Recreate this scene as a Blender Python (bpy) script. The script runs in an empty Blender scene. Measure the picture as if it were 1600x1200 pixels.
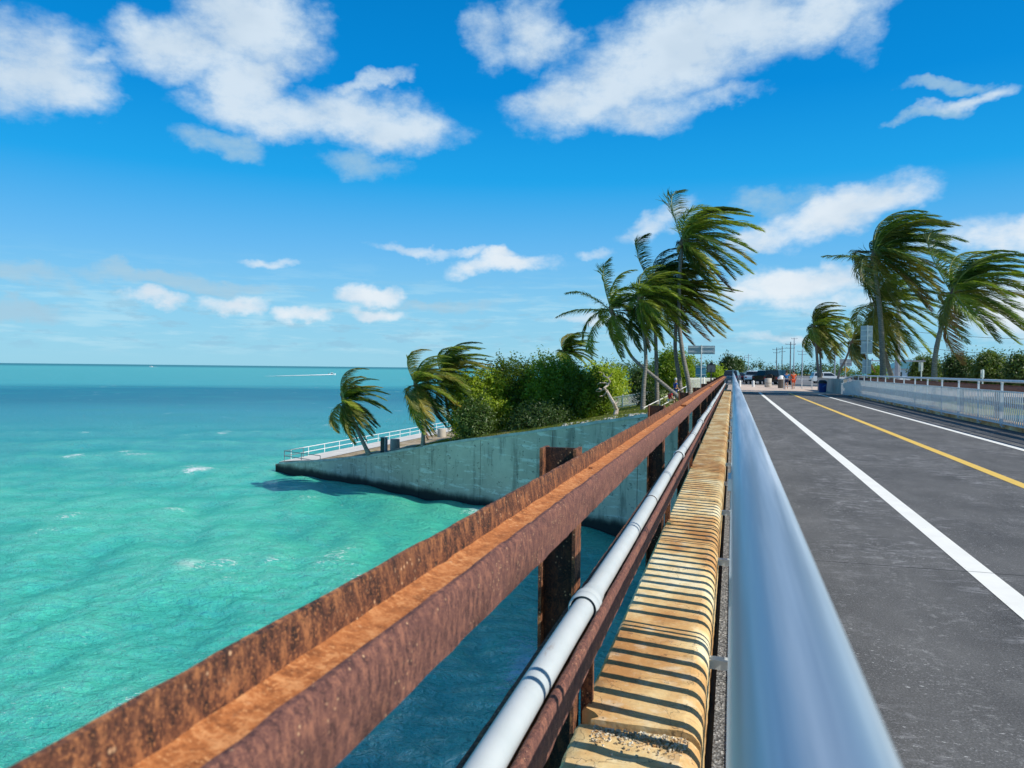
import bpy, bmesh, math, random
import numpy as np
from mathutils import Vector, Matrix
R = math.radians
random.seed(7); rng = np.random.default_rng(7)
sc = bpy.context.scene; COL = sc.collection

# ------------------------------------------------------------------ camera
EYE = 1.70
CAM_M = Matrix.Rotation(R(16.04), 3, 'Z') @ Matrix.Rotation(R(90 - 1.16), 3, 'X') @ Matrix.Rotation(R(.63), 3, 'Z')
cd = bpy.data.cameras.new('camera'); cam = bpy.data.objects.new('camera', cd); COL.objects.link(cam)
cam.matrix_world = Matrix.Translation((0, 0, EYE)) @ CAM_M.to_4x4()
cd.sensor_width = 36; cd.lens = 27; cd.clip_start = .02; cd.clip_end = 90000
cd.dof.use_dof = True; cd.dof.focus_distance = 9; cd.dof.aperture_fstop = 7
sc.camera = cam

def at(x, y, z=None, Y=None, X=None):
    """a sight line of the 1600x1200 photograph met with a world plane: used to survey where things stand"""
    r = CAM_M @ Vector(((x - 800) / 1200, -(y - 600) / 1200, -1))
    t = (z - EYE) / r.z if z is not None else Y / r.y if Y is not None else X / r.x
    return Vector((0, 0, EYE)) + r * t

# ------------------------------------------------------------------ sun, exposure
SUN = Vector((1, -.21, .95)).normalized()
sd = bpy.data.lights.new('sun', 'SUN'); sd.energy = 5.0; sd.angle = R(.5); sd.color = (1, .945, .84)
so = bpy.data.objects.new('sun', sd); COL.objects.link(so); so.rotation_euler = SUN.to_track_quat('Z', 'Y').to_euler()
sc.view_settings.view_transform = 'Standard'; sc.view_settings.look = 'None'
sc.cycles.max_bounces = 6; sc.cycles.diffuse_bounces = 3; sc.cycles.glossy_bounces = 3; sc.cycles.transmission_bounces = 3
sc.view_settings.exposure = 0; sc.view_settings.gamma = 1; sc.view_settings.use_curve_mapping = False

# ------------------------------------------------------------------ node helpers
class NT:
    def __init__(s, tree): s.t = tree
    def n(s, kind, ins=(), **kw):
        nd = s.t.nodes.new(kind)
        for k, v in kw.items(): setattr(nd, k, v)
        items = ins.items() if isinstance(ins, dict) else enumerate(ins)
        for k, v in items:
            if v is None: continue
            if isinstance(v, bpy.types.NodeSocket): s.t.links.new(v, nd.inputs[k])
            else: nd.inputs[k].default_value = v
        return nd
    def m(s, op, a, b=None, c=None, clamp=False):
        nd = s.n('ShaderNodeMath', (a, b, c), operation=op); nd.use_clamp = clamp; return nd.outputs[0]
    def v(s, op, a, b=None): 
        nd = s.n('ShaderNodeVectorMath', (a, b), operation=op)
        return nd.outputs['Value'] if op in ('LENGTH', 'DOT_PRODUCT', 'DISTANCE') else nd.outputs[0]
    def noise(s, vec, scale, detail=4, rough=.55, dist=0, col=False):
        nd = s.n('ShaderNodeTexNoise', {'Vector': vec, 'Scale': scale, 'Detail': detail, 'Roughness': rough, 'Distortion': dist})
        return nd.outputs['Color' if col else 'Fac']
    def vor(s, vec, scale, feature='F1', out='Distance'):
        return s.n('ShaderNodeTexVoronoi', {'Vector': vec, 'Scale': scale}, feature=feature).outputs[out]
    def ramp(s, fac, stops, interp='LINEAR'):
        nd = s.n('ShaderNodeValToRGB', (fac,)); cr = nd.color_ramp; cr.interpolation = interp
        while len(cr.elements) < len(stops): cr.elements.new(.5)
        for e, (p, c) in zip(cr.elements, stops):
            e.position = p; e.color = (c, c, c, 1) if isinstance(c, (int, float)) else (*c, 1)
        return nd.outputs[0]
    def sm(s, x, a, b):
        nd = s.n('ShaderNodeMapRange', (x, a, b, 0., 1.), interpolation_type='SMOOTHSTEP'); return nd.outputs[0]
    def mix(s, f, a, b, mode='MIX'):
        nd = s.n('ShaderNodeMix', data_type='RGBA', blend_type=mode)
        for i, v in ((0, f), (6, a), (7, b)):
            if isinstance(v, bpy.types.NodeSocket): s.t.links.new(v, nd.inputs[i])
            else: nd.inputs[i].default_value = v if i == 0 else (*v, 1) if len(v) == 3 else v
        return nd.outputs[2]
    def scale(s, vec, sx, sy, sz): return s.v('MULTIPLY', vec, (sx, sy, sz))
    def bump(s, h, strength=.5, dist=.01, normal=None):
        return s.n('ShaderNodeBump', {'Height': h, 'Strength': strength, 'Distance': dist, 'Normal': normal}).outputs[0]

def new_mat(name):
    m = bpy.data.materials.new(name); m.use_nodes = True; t = m.node_tree; t.nodes.clear()
    k = NT(t); out = k.n('ShaderNodeOutputMaterial'); b = k.n('ShaderNodeBsdfPrincipled'); t.links.new(b.outputs[0], out.inputs[0])
    k.b = b; k.out = out; k.mat = m
    k.pos = k.n('ShaderNodeNewGeometry').outputs['Position']
    k.obj = k.n('ShaderNodeTexCoord').outputs['Object']
    k.rnd = k.n('ShaderNodeObjectInfo').outputs['Random']
    return k
def setp(k, **kw):
    for n_, v in kw.items():
        n_ = n_.replace('_', ' ')
        s = k.b.inputs[n_]
        if isinstance(v, bpy.types.NodeSocket): k.t.links.new(v, s)
        elif isinstance(v, tuple) and len(v) == 3: s.default_value = (*v, 1)
        else: s.default_value = v
    return k.mat

# ------------------------------------------------------------------ world: sky and clouds
w = bpy.data.worlds.new('World'); sc.world = w; w.use_nodes = True; w.node_tree.nodes.clear(); k = NT(w.node_tree)
sky = k.n('ShaderNodeTexSky', sky_type='NISHITA'); sky.sun_disc = False
sky.sun_elevation = math.asin(SUN.z); sky.sun_rotation = math.atan2(SUN.x, SUN.y)
sky.air_density = 1.0; sky.dust_density = .35; sky.ozone_density = 2.2
SKYS = .098
hs = k.n('ShaderNodeHueSaturation', {'Hue': .492, 'Saturation': 1.42, 'Value': 1.0, 'Color': sky.outputs[0]})
skyc = k.mix(1, hs.outputs[0], (.80, 1.0, 1.16), 'MULTIPLY')
d = k.v('NORMALIZE', k.n('ShaderNodeTexCoord').outputs['Generated'])
sx = k.n('ShaderNodeSeparateXYZ', (d,))
u = k.m('ARCTAN2', sx.outputs[0], sx.outputs[1]); vv = k.m('ARCSINE', sx.outputs[2])
p0 = k.n('ShaderNodeCombineXYZ', (u, vv, 0.)).outputs[0]
wn = k.noise(k.scale(p0, 1, 1.3, 1), 9, 5, .6, col=True)
p = k.v('ADD', p0, k.v('MULTIPLY', k.v('SUBTRACT', wn, (.5, .5, .5)), (.13, .075, 0)))
CL = [ # cx, cy, rx, ry, turn, weight, brightness  (clouds as they stood over the bridge)
 (60,105,95,60,8,1,.8),(112,145,60,35,10,1,.8),(15,90,60,60,0,.9,.75),(150,85,50,14,15,.7,.75),
 (285,80,100,42,0,1,.86),(400,40,110,60,0,1.1,.9),(375,125,70,65,0,1.05,.9),(425,172,130,34,0,1,.9),(560,170,110,40,0,1,.85),(625,198,100,38,-6,1,.84),(570,122,60,14,18,.8,.82),(228,40,30,18,0,.6,.7),
 (340,222,60,18,-6,.6,.6),(565,250,60,20,-5,.42,.62),
 (1040,85,160,80,10,1.15,1.05),(935,145,140,44,12,1,.95),(1130,45,190,60,6,1.1,1.02),(1250,28,120,48,10,1,.95),(1010,172,90,30,0,.8,.85),(835,58,62,45,0,.85,.85),(860,165,70,26,0,.7,.8),(1125,158,60,14,0,.55,.72),(1352,30,32,40,0,.6,.75),(760,58,32,34,20,.5,.7),
 (1500,150,55,11,12,.85,.78),(1445,178,30,8,0,.5,.65),(1475,128,38,8,-8,.5,.65),
 (1300,328,125,34,17,1.05,1.0),(1385,302,60,24,12,.9,1.0),(1200,368,60,22,14,.8,.92),(1030,345,60,20,22,.6,.72),(1205,312,60,20,0,.4,.65),
 (1235,448,95,32,0,1.15,1.12),(1175,462,60,22,0,1,1.05),(1280,478,70,14,0,.6,.9),(1500,362,60,18,0,.4,.75),
 (800,416,88,17,0,1.1,1.08),(795,402,36,15,0,1,1.1),(580,460,50,16,0,1.05,1.1),(596,489,52,13,0,1.05,1.1),(368,474,50,15,0,1,1.08),(242,474,48,14,0,1,1.0),(478,489,44,12,0,.85,.95),
 (15,481,75,14,0,.75,.62),(25,430,70,14,-8,.6,.66),(275,443,130,12,0,.7,.66),(650,390,65,9,0,.6,.7),(425,403,50,8,0,.65,.82),(745,392,30,8,0,.5,.7),(930,398,28,10,0,.55,.8),(690,474,90,8,0,.45,.66),(920,496,70,9,0,.6,.85),
 (1590,372,70,22,0,.9,1.05),(1610,480,110,36,0,.95,1.0),(1215,522,60,9,0,.6,1.0),(1060,470,100,12,0,.4,.8)]
def blobs(rows):
    f = None
    for cx, cy, rx, ry, rot, wt, bt in rows:
        a = at(cx, cy, Y=1) - Vector((0, 0, EYE)); a.normalize(); ce = math.asin(a.z)
        mp = k.n('ShaderNodeMapping', {'Vector': p, 'Location': (math.atan2(a.x, a.y), ce, 0), 'Rotation': (0, 0, R(rot)), 'Scale': (rx / 1200 * 1.02, ry / 1200 * 1.02, 1)}, vector_type='TEXTURE')
        g = k.m('MULTIPLY_ADD', k.v('DOT_PRODUCT', mp.outputs[0], mp.outputs[0]), -wt, wt)
        f = g if f is None else k.m('SMOOTH_MAX', f, g, .12)
    return f
white = blobs([c for c in CL if c[6] > .67]); grey = blobs([c for c in CL if c[6] <= .67])
# fair-weather clouds over the rest of the sky
away = k.sm(k.v('DOT_PRODUCT', d, (-.276, .961, .1)), .72, .35)
gen = k.m('MULTIPLY', k.m('MULTIPLY_ADD', k.noise(k.scale(d, 1, 1, 2.2), 3.2, 3, .5), 5., -2.85), away)
gen = k.m('ADD', gen, k.m('MULTIPLY_ADD', away, 2., -2.)); white = k.m('MAXIMUM', white, gen)
fb = k.noise(k.scale(p0, 1, 1.6, 1), 24, 8, .64)
fb2 = k.noise(k.scale(p0, 1, 1.5, 1), 7, 3, .5)
rag = k.m('ADD', k.m('MULTIPLY_ADD', fb, 1.45, -.76), k.m('MULTIPLY_ADD', fb2, .5, -.25))
den = k.m('ADD', white, k.m('MULTIPLY', rag, k.sm(white, -.75, -.05))); deng = k.m('ADD', grey, k.m('MULTIPLY', rag, k.sm(grey, -.75, -.05)))
# low streaks and scattered puffs close to the horizon
st = k.noise(k.scale(p0, 1, 7.5, 1), 11, 6, .62)
band = k.m('MULTIPLY', k.sm(vv, .004, .03), k.sm(vv, .15, .05))
streak = k.m('MULTIPLY', k.sm(st, .46, .66), band)
pf = k.noise(k.v('ADD', k.scale(p0, 1, 3.4, 1), (3.1, 1.7, 0)), 21, 6, .62)
puff = k.m('MULTIPLY', k.sm(pf, .52, .64), k.m('MULTIPLY', k.sm(vv, .008, .03), k.sm(vv, .125, .06)))
el = k.m('MULTIPLY', vv, 2 / math.pi)      # 0 horizon .. 1 zenith
grad = k.ramp(el, [(0, (.31, .66, .85)), (.045, (.26, .62, .88)), (.095, (.14, .50, .90)), (.15, (.012, .385, .86)), (.215, (.0, .27, .74)), (.29, (.0, .215, .62)), (.45, (.003, .11, .32)), (1, (.004, .075, .22))])
nish = k.n('ShaderNodeVectorMath', (skyc, None, None, SKYS), operation='SCALE').outputs[0]
base = k.mix(.90, nish, grad)
core = k.sm(den, .1, 1.05); sh = k.noise(k.v('ADD', k.scale(p0, 1, 1.7, 1), (.0, .035, 0)), 10, 4, .5)
lowf = k.sm(vv, .32, .12)                  # low clouds are seen side-on and shine whiter
ccol = k.mix(lowf, (.50, .69, .86), (.78, .87, .94))
ccol = k.mix(k.m('MULTIPLY', core, .5), ccol, (.84, .89, .94))
ccol = k.mix(k.m('MULTIPLY', k.sm(sh, .42, .66), .45), ccol, (.50, .64, .78))
c1 = k.mix(k.m('MULTIPLY', streak, .50), base, (.52, .78, .90))
c1 = k.mix(k.m('MULTIPLY', puff, .6), c1, (.30, .56, .74))
c1 = k.mix(k.m('MULTIPLY', k.sm(deng, -.35, .7), .7), c1, (.40, .60, .74))
c2 = k.mix(k.m('MULTIPLY', k.sm(den, -.34, 1.05), .96), c1, ccol)
fin = k.n('ShaderNodeVectorMath', (c2, None, None, 1 / SKYS), operation='SCALE').outputs[0]
bg = k.n('ShaderNodeBackground', {'Color': fin, 'Strength': SKYS})
wo = k.n('ShaderNodeOutputWorld', (bg.outputs[0],))

# ------------------------------------------------------------------ materials
def M_rust(name, dark, mid, bright, sc_=1., amt=.5, rough=.85):
    k = new_mat(name); P = k.pos
    n1 = k.noise(k.scale(P, 1, 1, .45), 44 * sc_, 6, .72); n2 = k.noise(P, 190 * sc_, 3, .7); n3 = k.noise(P, 5 * sc_, 5, .65)
    c = k.ramp(n1, [(.38, dark), (.5, mid), (.64, bright)])
    c = k.mix(k.sm(n2, .54, .66), c, bright); c = k.mix(k.m('MULTIPLY', k.sm(n2, .46, .34), .6), c, dark); c = k.mix(k.m('MULTIPLY', k.sm(n3, .45, .7), amt), c, mid)
    fl = k.sm(k.vor(P, 55 * sc_), .24, .08)
    c = k.mix(k.m('MULTIPLY', fl, k.sm(k.noise(P, 9 * sc_, 2), .48, .62)), c, (.66, .40, .22))
    h = k.m('ADD', n1, k.m('MULTIPLY', n2, .6))
    return setp(k, Base_Color=c, Roughness=rough, Normal=k.bump(h, .8, .004))
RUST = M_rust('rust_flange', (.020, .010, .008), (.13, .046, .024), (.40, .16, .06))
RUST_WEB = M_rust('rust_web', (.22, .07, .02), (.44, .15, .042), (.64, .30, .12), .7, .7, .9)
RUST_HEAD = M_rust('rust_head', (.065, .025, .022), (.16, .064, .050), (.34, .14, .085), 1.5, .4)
RUST_DARK = M_rust('rust_dark', (.012, .007, .006), (.035, .016, .012), (.12, .045, .02), .8, .3)
def M_simple(name, col, rough=.6, metal=0., n=8, amt=.12, bump=0.2, bd=.005, spec=.5):
    k = new_mat(name)
    a = tuple(c * (1 - amt) for c in col); b = tuple(min(1, c * (1 + amt)) for c in col)
    c = k.ramp(k.noise(k.pos, n, 5, .6), [(.3, a), (.7, b)])
    setp(k, Base_Color=c, Roughness=rough, Metallic=metal, Specular_IOR_Level=spec)
    if bump: setp(k, Normal=k.bump(k.noise(k.pos, n * 5, 4, .6), bump, bd))
    return k.mat
def M_alu():
    k = new_mat('aluminium'); P = k.pos
    s = k.noise(k.scale(P, 16, .28, 16), 1.6, 5, .6); f_ = k.noise(k.scale(P, 60, 9, 60), 3, 3, .6)
    c = k.ramp(s, [(.38, (.42, .48, .53)), (.5, (.58, .64, .68)), (.62, (.80, .83, .85))])
    r = k.m('MULTIPLY_ADD', s, .40, .22)
    bumpn = k.bump(k.noise(k.scale(P, 8, .25, 8), 1.2, 3, .5), .3, .02)
    return setp(k, Base_Color=c, Metallic=.75, Roughness=r, Normal=k.bump(f_, .12, .002, bumpn))
ALU = M_alu()
ALU_MATT = M_simple('aluminium_matt', (.74, .77, .78), .5, .25, 5, .1, .15)
def M_pvc():
    k = new_mat('white_pvc'); P = k.pos
    c = k.ramp(k.noise(P, 6, 5, .6), [(.3, (.47, .52, .54)), (.7, (.54, .58, .60))])
    c = k.mix(k.m('MULTIPLY', k.sm(k.noise(k.scale(P, 8, 2.2, 8), 2.2, 6, .75), .60, .72), .7), c, (.34, .29, .25))
    return setp(k, Base_Color=c, Roughness=.5, Specular_IOR_Level=.3)
PVC = M_pvc()
def M_kerb():
    k = new_mat('kerb_concrete'); P = k.pos
    n1 = k.noise(k.scale(P, 1, .55, 1), 2.1, 5, .6); n2 = k.noise(P, 38, 6, .7); n3 = k.noise(k.scale(P, 2, 14, 2), 3, 4, .6)
    c = k.ramp(n1, [(.35, (.47, .22, .065)), (.46, (.63, .37, .14)), (.56, (.76, .56, .27)), (.67, (.86, .76, .50))])
    yy = k.n('ShaderNodeSeparateXYZ', (P,)).outputs[1]
    c = k.mix(k.m('MULTIPLY', k.sm(n3, .5, .72), .5), c, (.42, .25, .11))
    c = k.mix(k.m('MULTIPLY', k.sm(k.noise(P, 7, 6, .7), .52, .7), .45), c, (.78, .70, .52))
    sp = k.sm(n2, .60, .72); c = k.mix(k.m('MULTIPLY', sp, .75), c, (.10, .07, .04))
    c = k.mix(k.m('MULTIPLY', k.sm(k.noise(P, 60, 4, .7), .6, .75), .6), c, (.85, .78, .62))
    cr = k.vor(k.v('ADD', P, k.scale(k.noise(P, 5, 4, .6, col=True), .3, .3, .3)), 2.3, 'DISTANCE_TO_EDGE')
    c = k.mix(k.m('MULTIPLY', k.sm(cr, .008, .001), .6), c, (.06, .04, .03))
    h = k.m('ADD', k.m('MULTIPLY', n2, .5), k.noise(P, 12, 6, .65))
    return setp(k, Base_Color=c, Roughness=.92, Normal=k.bump(h, .7, .008))
KERB = M_kerb()
def M_kerb_rough():
    k = new_mat('broken_concrete'); P = k.pos
    v1 = k.vor(P, 60); c = k.ramp(k.vor(P, 45, out='Color'), [(.2, (.34, .24, .13)), (.5, (.62, .52, .36)), (.8, (.8, .74, .6))])
    c = k.mix(k.sm(k.noise(P, 14, 4), .5, .7), c, (.5, .30, .13))
    return setp(k, Base_Color=c, Roughness=.95, Normal=k.bump(v1, 1, .012))
KERB_ROUGH = M_kerb_rough()
def M_asphalt():
    k = new_mat('asphalt'); P = k.pos
    g = k.noise(P, 85, 4, .75); a = k.noise(k.scale(P, 1, .5, 1), 1.2, 6, .65)
    c = k.ramp(a, [(.3, (.062, .062, .063)), (.7, (.142, .140, .137))])
    c = k.mix(k.m('MULTIPLY', k.sm(g, .52, .66), .75), c, (.24, .24, .245))
    c = k.mix(k.m('MULTIPLY', k.sm(g, .48, .3), .6), c, (.018, .018, .02))
    # scuffs: pale, short, running across the deck
    sc1 = k.noise(k.scale(P, 1.5, 3.2, 1), 2.6, 8, .78, .8)
    wh = k.sm(k.noise(k.scale(P, .7, .22, 1), 1.3, 5, .7), .42, .64)
    c = k.mix(k.m('MULTIPLY', k.m('MULTIPLY', k.sm(sc1, .50, .62), wh), .8), c, (.32, .32, .33))
    sp = k.m('MULTIPLY', k.sm(k.noise(k.scale(P, 1, 2.2, 1), 21, 5, .75), .59, .66), k.sm(k.noise(P, 1.1, 3), .38, .58))
    c = k.mix(k.m('MULTIPLY', sp, .9), c, (.60, .60, .59))
    xs = k.n('ShaderNodeSeparateXYZ', (k.v('ADD', P, k.scale(k.noise(k.scale(P, .6, .25, 1), .9, 3, .5, col=True), 1.6, 0, 0)),))
    tr = k.m('SUBTRACT', 1., k.sm(k.m('ABSOLUTE', k.m('SUBTRACT', xs.outputs[0], 2.05)), .02, .17))
    tr = k.m('MULTIPLY', tr, k.sm(k.noise(P, 14, 6, .8), .52, .66))
    c = k.mix(k.m('MULTIPLY', tr, .42), c, (.45, .45, .44))
    ys = k.n('ShaderNodeSeparateXYZ', (k.v('ADD', P, k.scale(k.noise(P, 1.5, 3, .6, col=True), 0, .07, 0)),)).outputs[1]
    for y0 in (7.42, 15.3, 23.2, 31.1, 39.0):
        j = k.m('SUBTRACT', 1., k.sm(k.m('ABSOLUTE', k.m('SUBTRACT', ys, y0)), .004, .016))
        c = k.mix(k.m('MULTIPLY', j, .85), c, (.012, .012, .014))
    return setp(k, Base_Color=c, Roughness=.86, Specular_IOR_Level=.3, Normal=k.bump(g, .9, .006))
ASPH = M_asphalt()
def M_paint(name, col):
    k = new_mat(name); P = k.pos
    g = k.noise(P, 150, 3, .7); c = k.ramp(k.noise(P, 3, 5, .6), [(.3, tuple(x * .9 for x in col)), (.7, col)])
    wear = k.sm(k.noise(k.scale(P, 1, .6, 1), 26, 6, .75), .64, .72)
    c = k.mix(k.m('MULTIPLY', wear, .8), c, (.10, .10, .10))
    yy = k.n('ShaderNodeSeparateXYZ', (k.v('ADD', P, k.scale(k.noise(P, 1.5, 3, .6, col=True), 0, .07, 0)),)).outputs[1]
    j = k.m('SUBTRACT', 1., k.sm(k.m('ABSOLUTE', k.m('SUBTRACT', yy, 7.42)), .003, .012)); c = k.mix(k.m('MULTIPLY', j, .8), c, (.04, .04, .04))
    return setp(k, Base_Color=c, Roughness=.6, Normal=k.bump(g, .4, .004))
WHITE_LINE = M_paint('white_road_paint', (.92, .90, .83)); YELLOW_LINE = M_paint('yellow_road_paint', (.86, .56, .10))
WORN_LINE = M_simple('worn_paint', (.45, .45, .45), .8, 0, 12, .4)
def M_gravel():
    k = new_mat('gravel'); P = k.pos; v1 = k.vor(P, 75)
    c = k.ramp(k.vor(P, 75, out='Color'), [(.2, (.07, .07, .07)), (.6, (.20, .20, .20)), (.9, (.42, .41, .39))])
    return setp(k, Base_Color=c, Roughness=.9, Normal=k.bump(v1, 1, .01))
GRAVEL = M_gravel()
def M_seawall():
    k = new_mat('seawall_concrete'); P = k.pos
    q = k.scale(P, .5, .5, 3.5); st_ = k.noise(q, 1.1, 7, .72, .5); big = k.noise(P, .22, 4, .6)
    c = k.ramp(big, [(.35, (.45, .39, .31)), (.6, (.60, .52, .41)), (.75, (.72, .63, .50))])
    c = k.mix(k.m('MULTIPLY', k.sm(st_, .54, .60), .7), c, (.78, .74, .66))
    c = k.mix(k.m('MULTIPLY', k.sm(k.noise(k.scale(P, 1, 1, .16), 1.1, 6, .75), .50, .66), .6), c, (.14, .13, .11))
    c = k.mix(k.m('MULTIPLY', k.sm(k.noise(P, 2.6, 7, .8), .58, .63), .75), c, (.08, .075, .065))
    z = k.n('ShaderNodeSeparateXYZ', (k.v('ADD', P, k.scale(k.noise(k.scale(P, 1, 1, .4), .8, 5, .7, col=True), 0, 0, .7)),)).outputs[2]
    c = k.mix(k.sm(z, -6.95, -7.45), c, (.10, .095, .075)); c = k.mix(k.sm(z, -7.3, -7.6), c, (.018, .02, .018))
    return setp(k, Base_Color=c, Roughness=.9, Normal=k.bump(st_, .5, .05))
SEAWALL = M_seawall()
CONC = M_simple('pale_concrete', (.50, .46, .40), .9, 0, .7, .2, .4, .01)
PLAZA = M_simple('plaza_concrete', (.60, .47, .38), .9, 0, .4, .12, .2, .01)
COPING = M_simple('coping_concrete', (.48, .47, .43), .9, 0, 1.5, .3, .5, .02)
DARKCONC = M_simple('girder_concrete', (.20, .19, .17), .9, 0, 1, .3, .4, .02)
def M_ground():
    k = new_mat('ground'); P = k.pos; a = k.noise(P, .22, 5, .65); b_ = k.noise(P, 2.5, 6, .7)
    c = k.ramp(a, [(.38, (.20, .26, .04)), (.52, (.34, .35, .08)), (.62, (.42, .34, .20))])
    c = k.mix(k.m('MULTIPLY', k.sm(b_, .5, .7), .6), c, (.10, .13, .03))
    return setp(k, Base_Color=c, Roughness=.95, Normal=k.bump(b_, .8, .1))
GROUND = M_ground()
def M_sand():
    k = new_mat('sandy_soil'); P = k.pos
    c = k.ramp(k.noise(P, .6, 6, .7), [(.36, (.17, .12, .05)), (.5, (.40, .29, .17)), (.68, (.55, .46, .34))])
    return setp(k, Base_Color=c, Roughness=.95, Normal=k.bump(k.noise(P, 4, 5, .7), .7, .06))
SAND = M_sand()
def M_trunk(name='palm_trunk', lo=(.13, .12, .105), hi=(.34, .32, .29)):
    k = new_mat(name); P = k.pos
    n_ = k.noise(k.scale(P, 3, 3, 5), 2.2, 5, .65); ring = k.n('ShaderNodeTexWave', {'Vector': P, 'Scale': 2.4, 'Distortion': 3., 'Detail': 2.}, bands_direction='Z').outputs['Fac']
    c = k.ramp(n_, [(.3, lo), (.7, hi)]); c = k.mix(k.m('MULTIPLY', ring, .35), c, lo)
    return setp(k, Base_Color=c, Roughness=.9, Normal=k.bump(ring, .5, .03))
TRUNK = M_trunk(); BARK = M_trunk('grey_bark', (.10, .08, .06), (.26, .22, .18)); DEADWOOD = M_trunk('bleached_wood', (.34, .28, .24), (.62, .54, .47))
def M_leaf(name, cols, trans=.35, rough=.45, sc_=.35, spec=.5):
    k = new_mat(name); P = k.pos
    f_ = k.m('ADD', k.m('MULTIPLY', k.noise(P, sc_, 3, .6), .6), k.m('MULTIPLY', k.rnd, .45))
    f_ = k.m('ADD', f_, k.m('MULTIPLY', k.m('SUBTRACT', k.noise(P, 9, 2, .5), .5), .5))
    c = k.ramp(f_, cols); setp(k, Base_Color=c, Roughness=rough, Specular_IOR_Level=spec)
    tr = k.n('ShaderNodeBsdfTranslucent', (k.mix(1, c, (1.5, 1.55, .6), 'MULTIPLY'),))
    mx = k.n('ShaderNodeMixShader', (trans, k.b.outputs[0], tr.outputs[0])); k.t.links.new(mx.outputs[0], k.out.inputs[0])
    return k.mat
PALM = M_leaf('palm_leaf', [(.25, (.030, .064, .015)), (.46, (.070, .130, .022)), (.64, (.18, .25, .036)), (.82, (.38, .40, .06))], .40, .42, .5)
PALM_GOLD = M_leaf('palm_leaf_yellow', [(.25, (.10, .125, .028)), (.55, (.21, .21, .04)), (.85, (.34, .27, .055))], .35, .45, .5)
PALM_BROWN = M_leaf('palm_leaf_dry', [(.3, (.16, .09, .05)), (.8, (.34, .20, .12))], .2, .6, .5)
MIDRIB = M_simple('midrib', (.28, .30, .09), .6, 0, 3, .2, 0)
BUSH = M_leaf('bush_leaf', [(.3, (.08, .13, .010)), (.5, (.19, .28, .018)), (.7, (.33, .42, .03)), (.9, (.44, .50, .05))], .45, .5, .3)
BUSH_DARK = M_leaf('dark_leaf', [(.3, (.032, .066, .014)), (.6, (.07, .125, .022)), (.9, (.15, .21, .035))], .30, .5, .2)
COCO = M_simple('coconut', (.42, .30, .10), .6, 0, 3, .3, 0)
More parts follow.
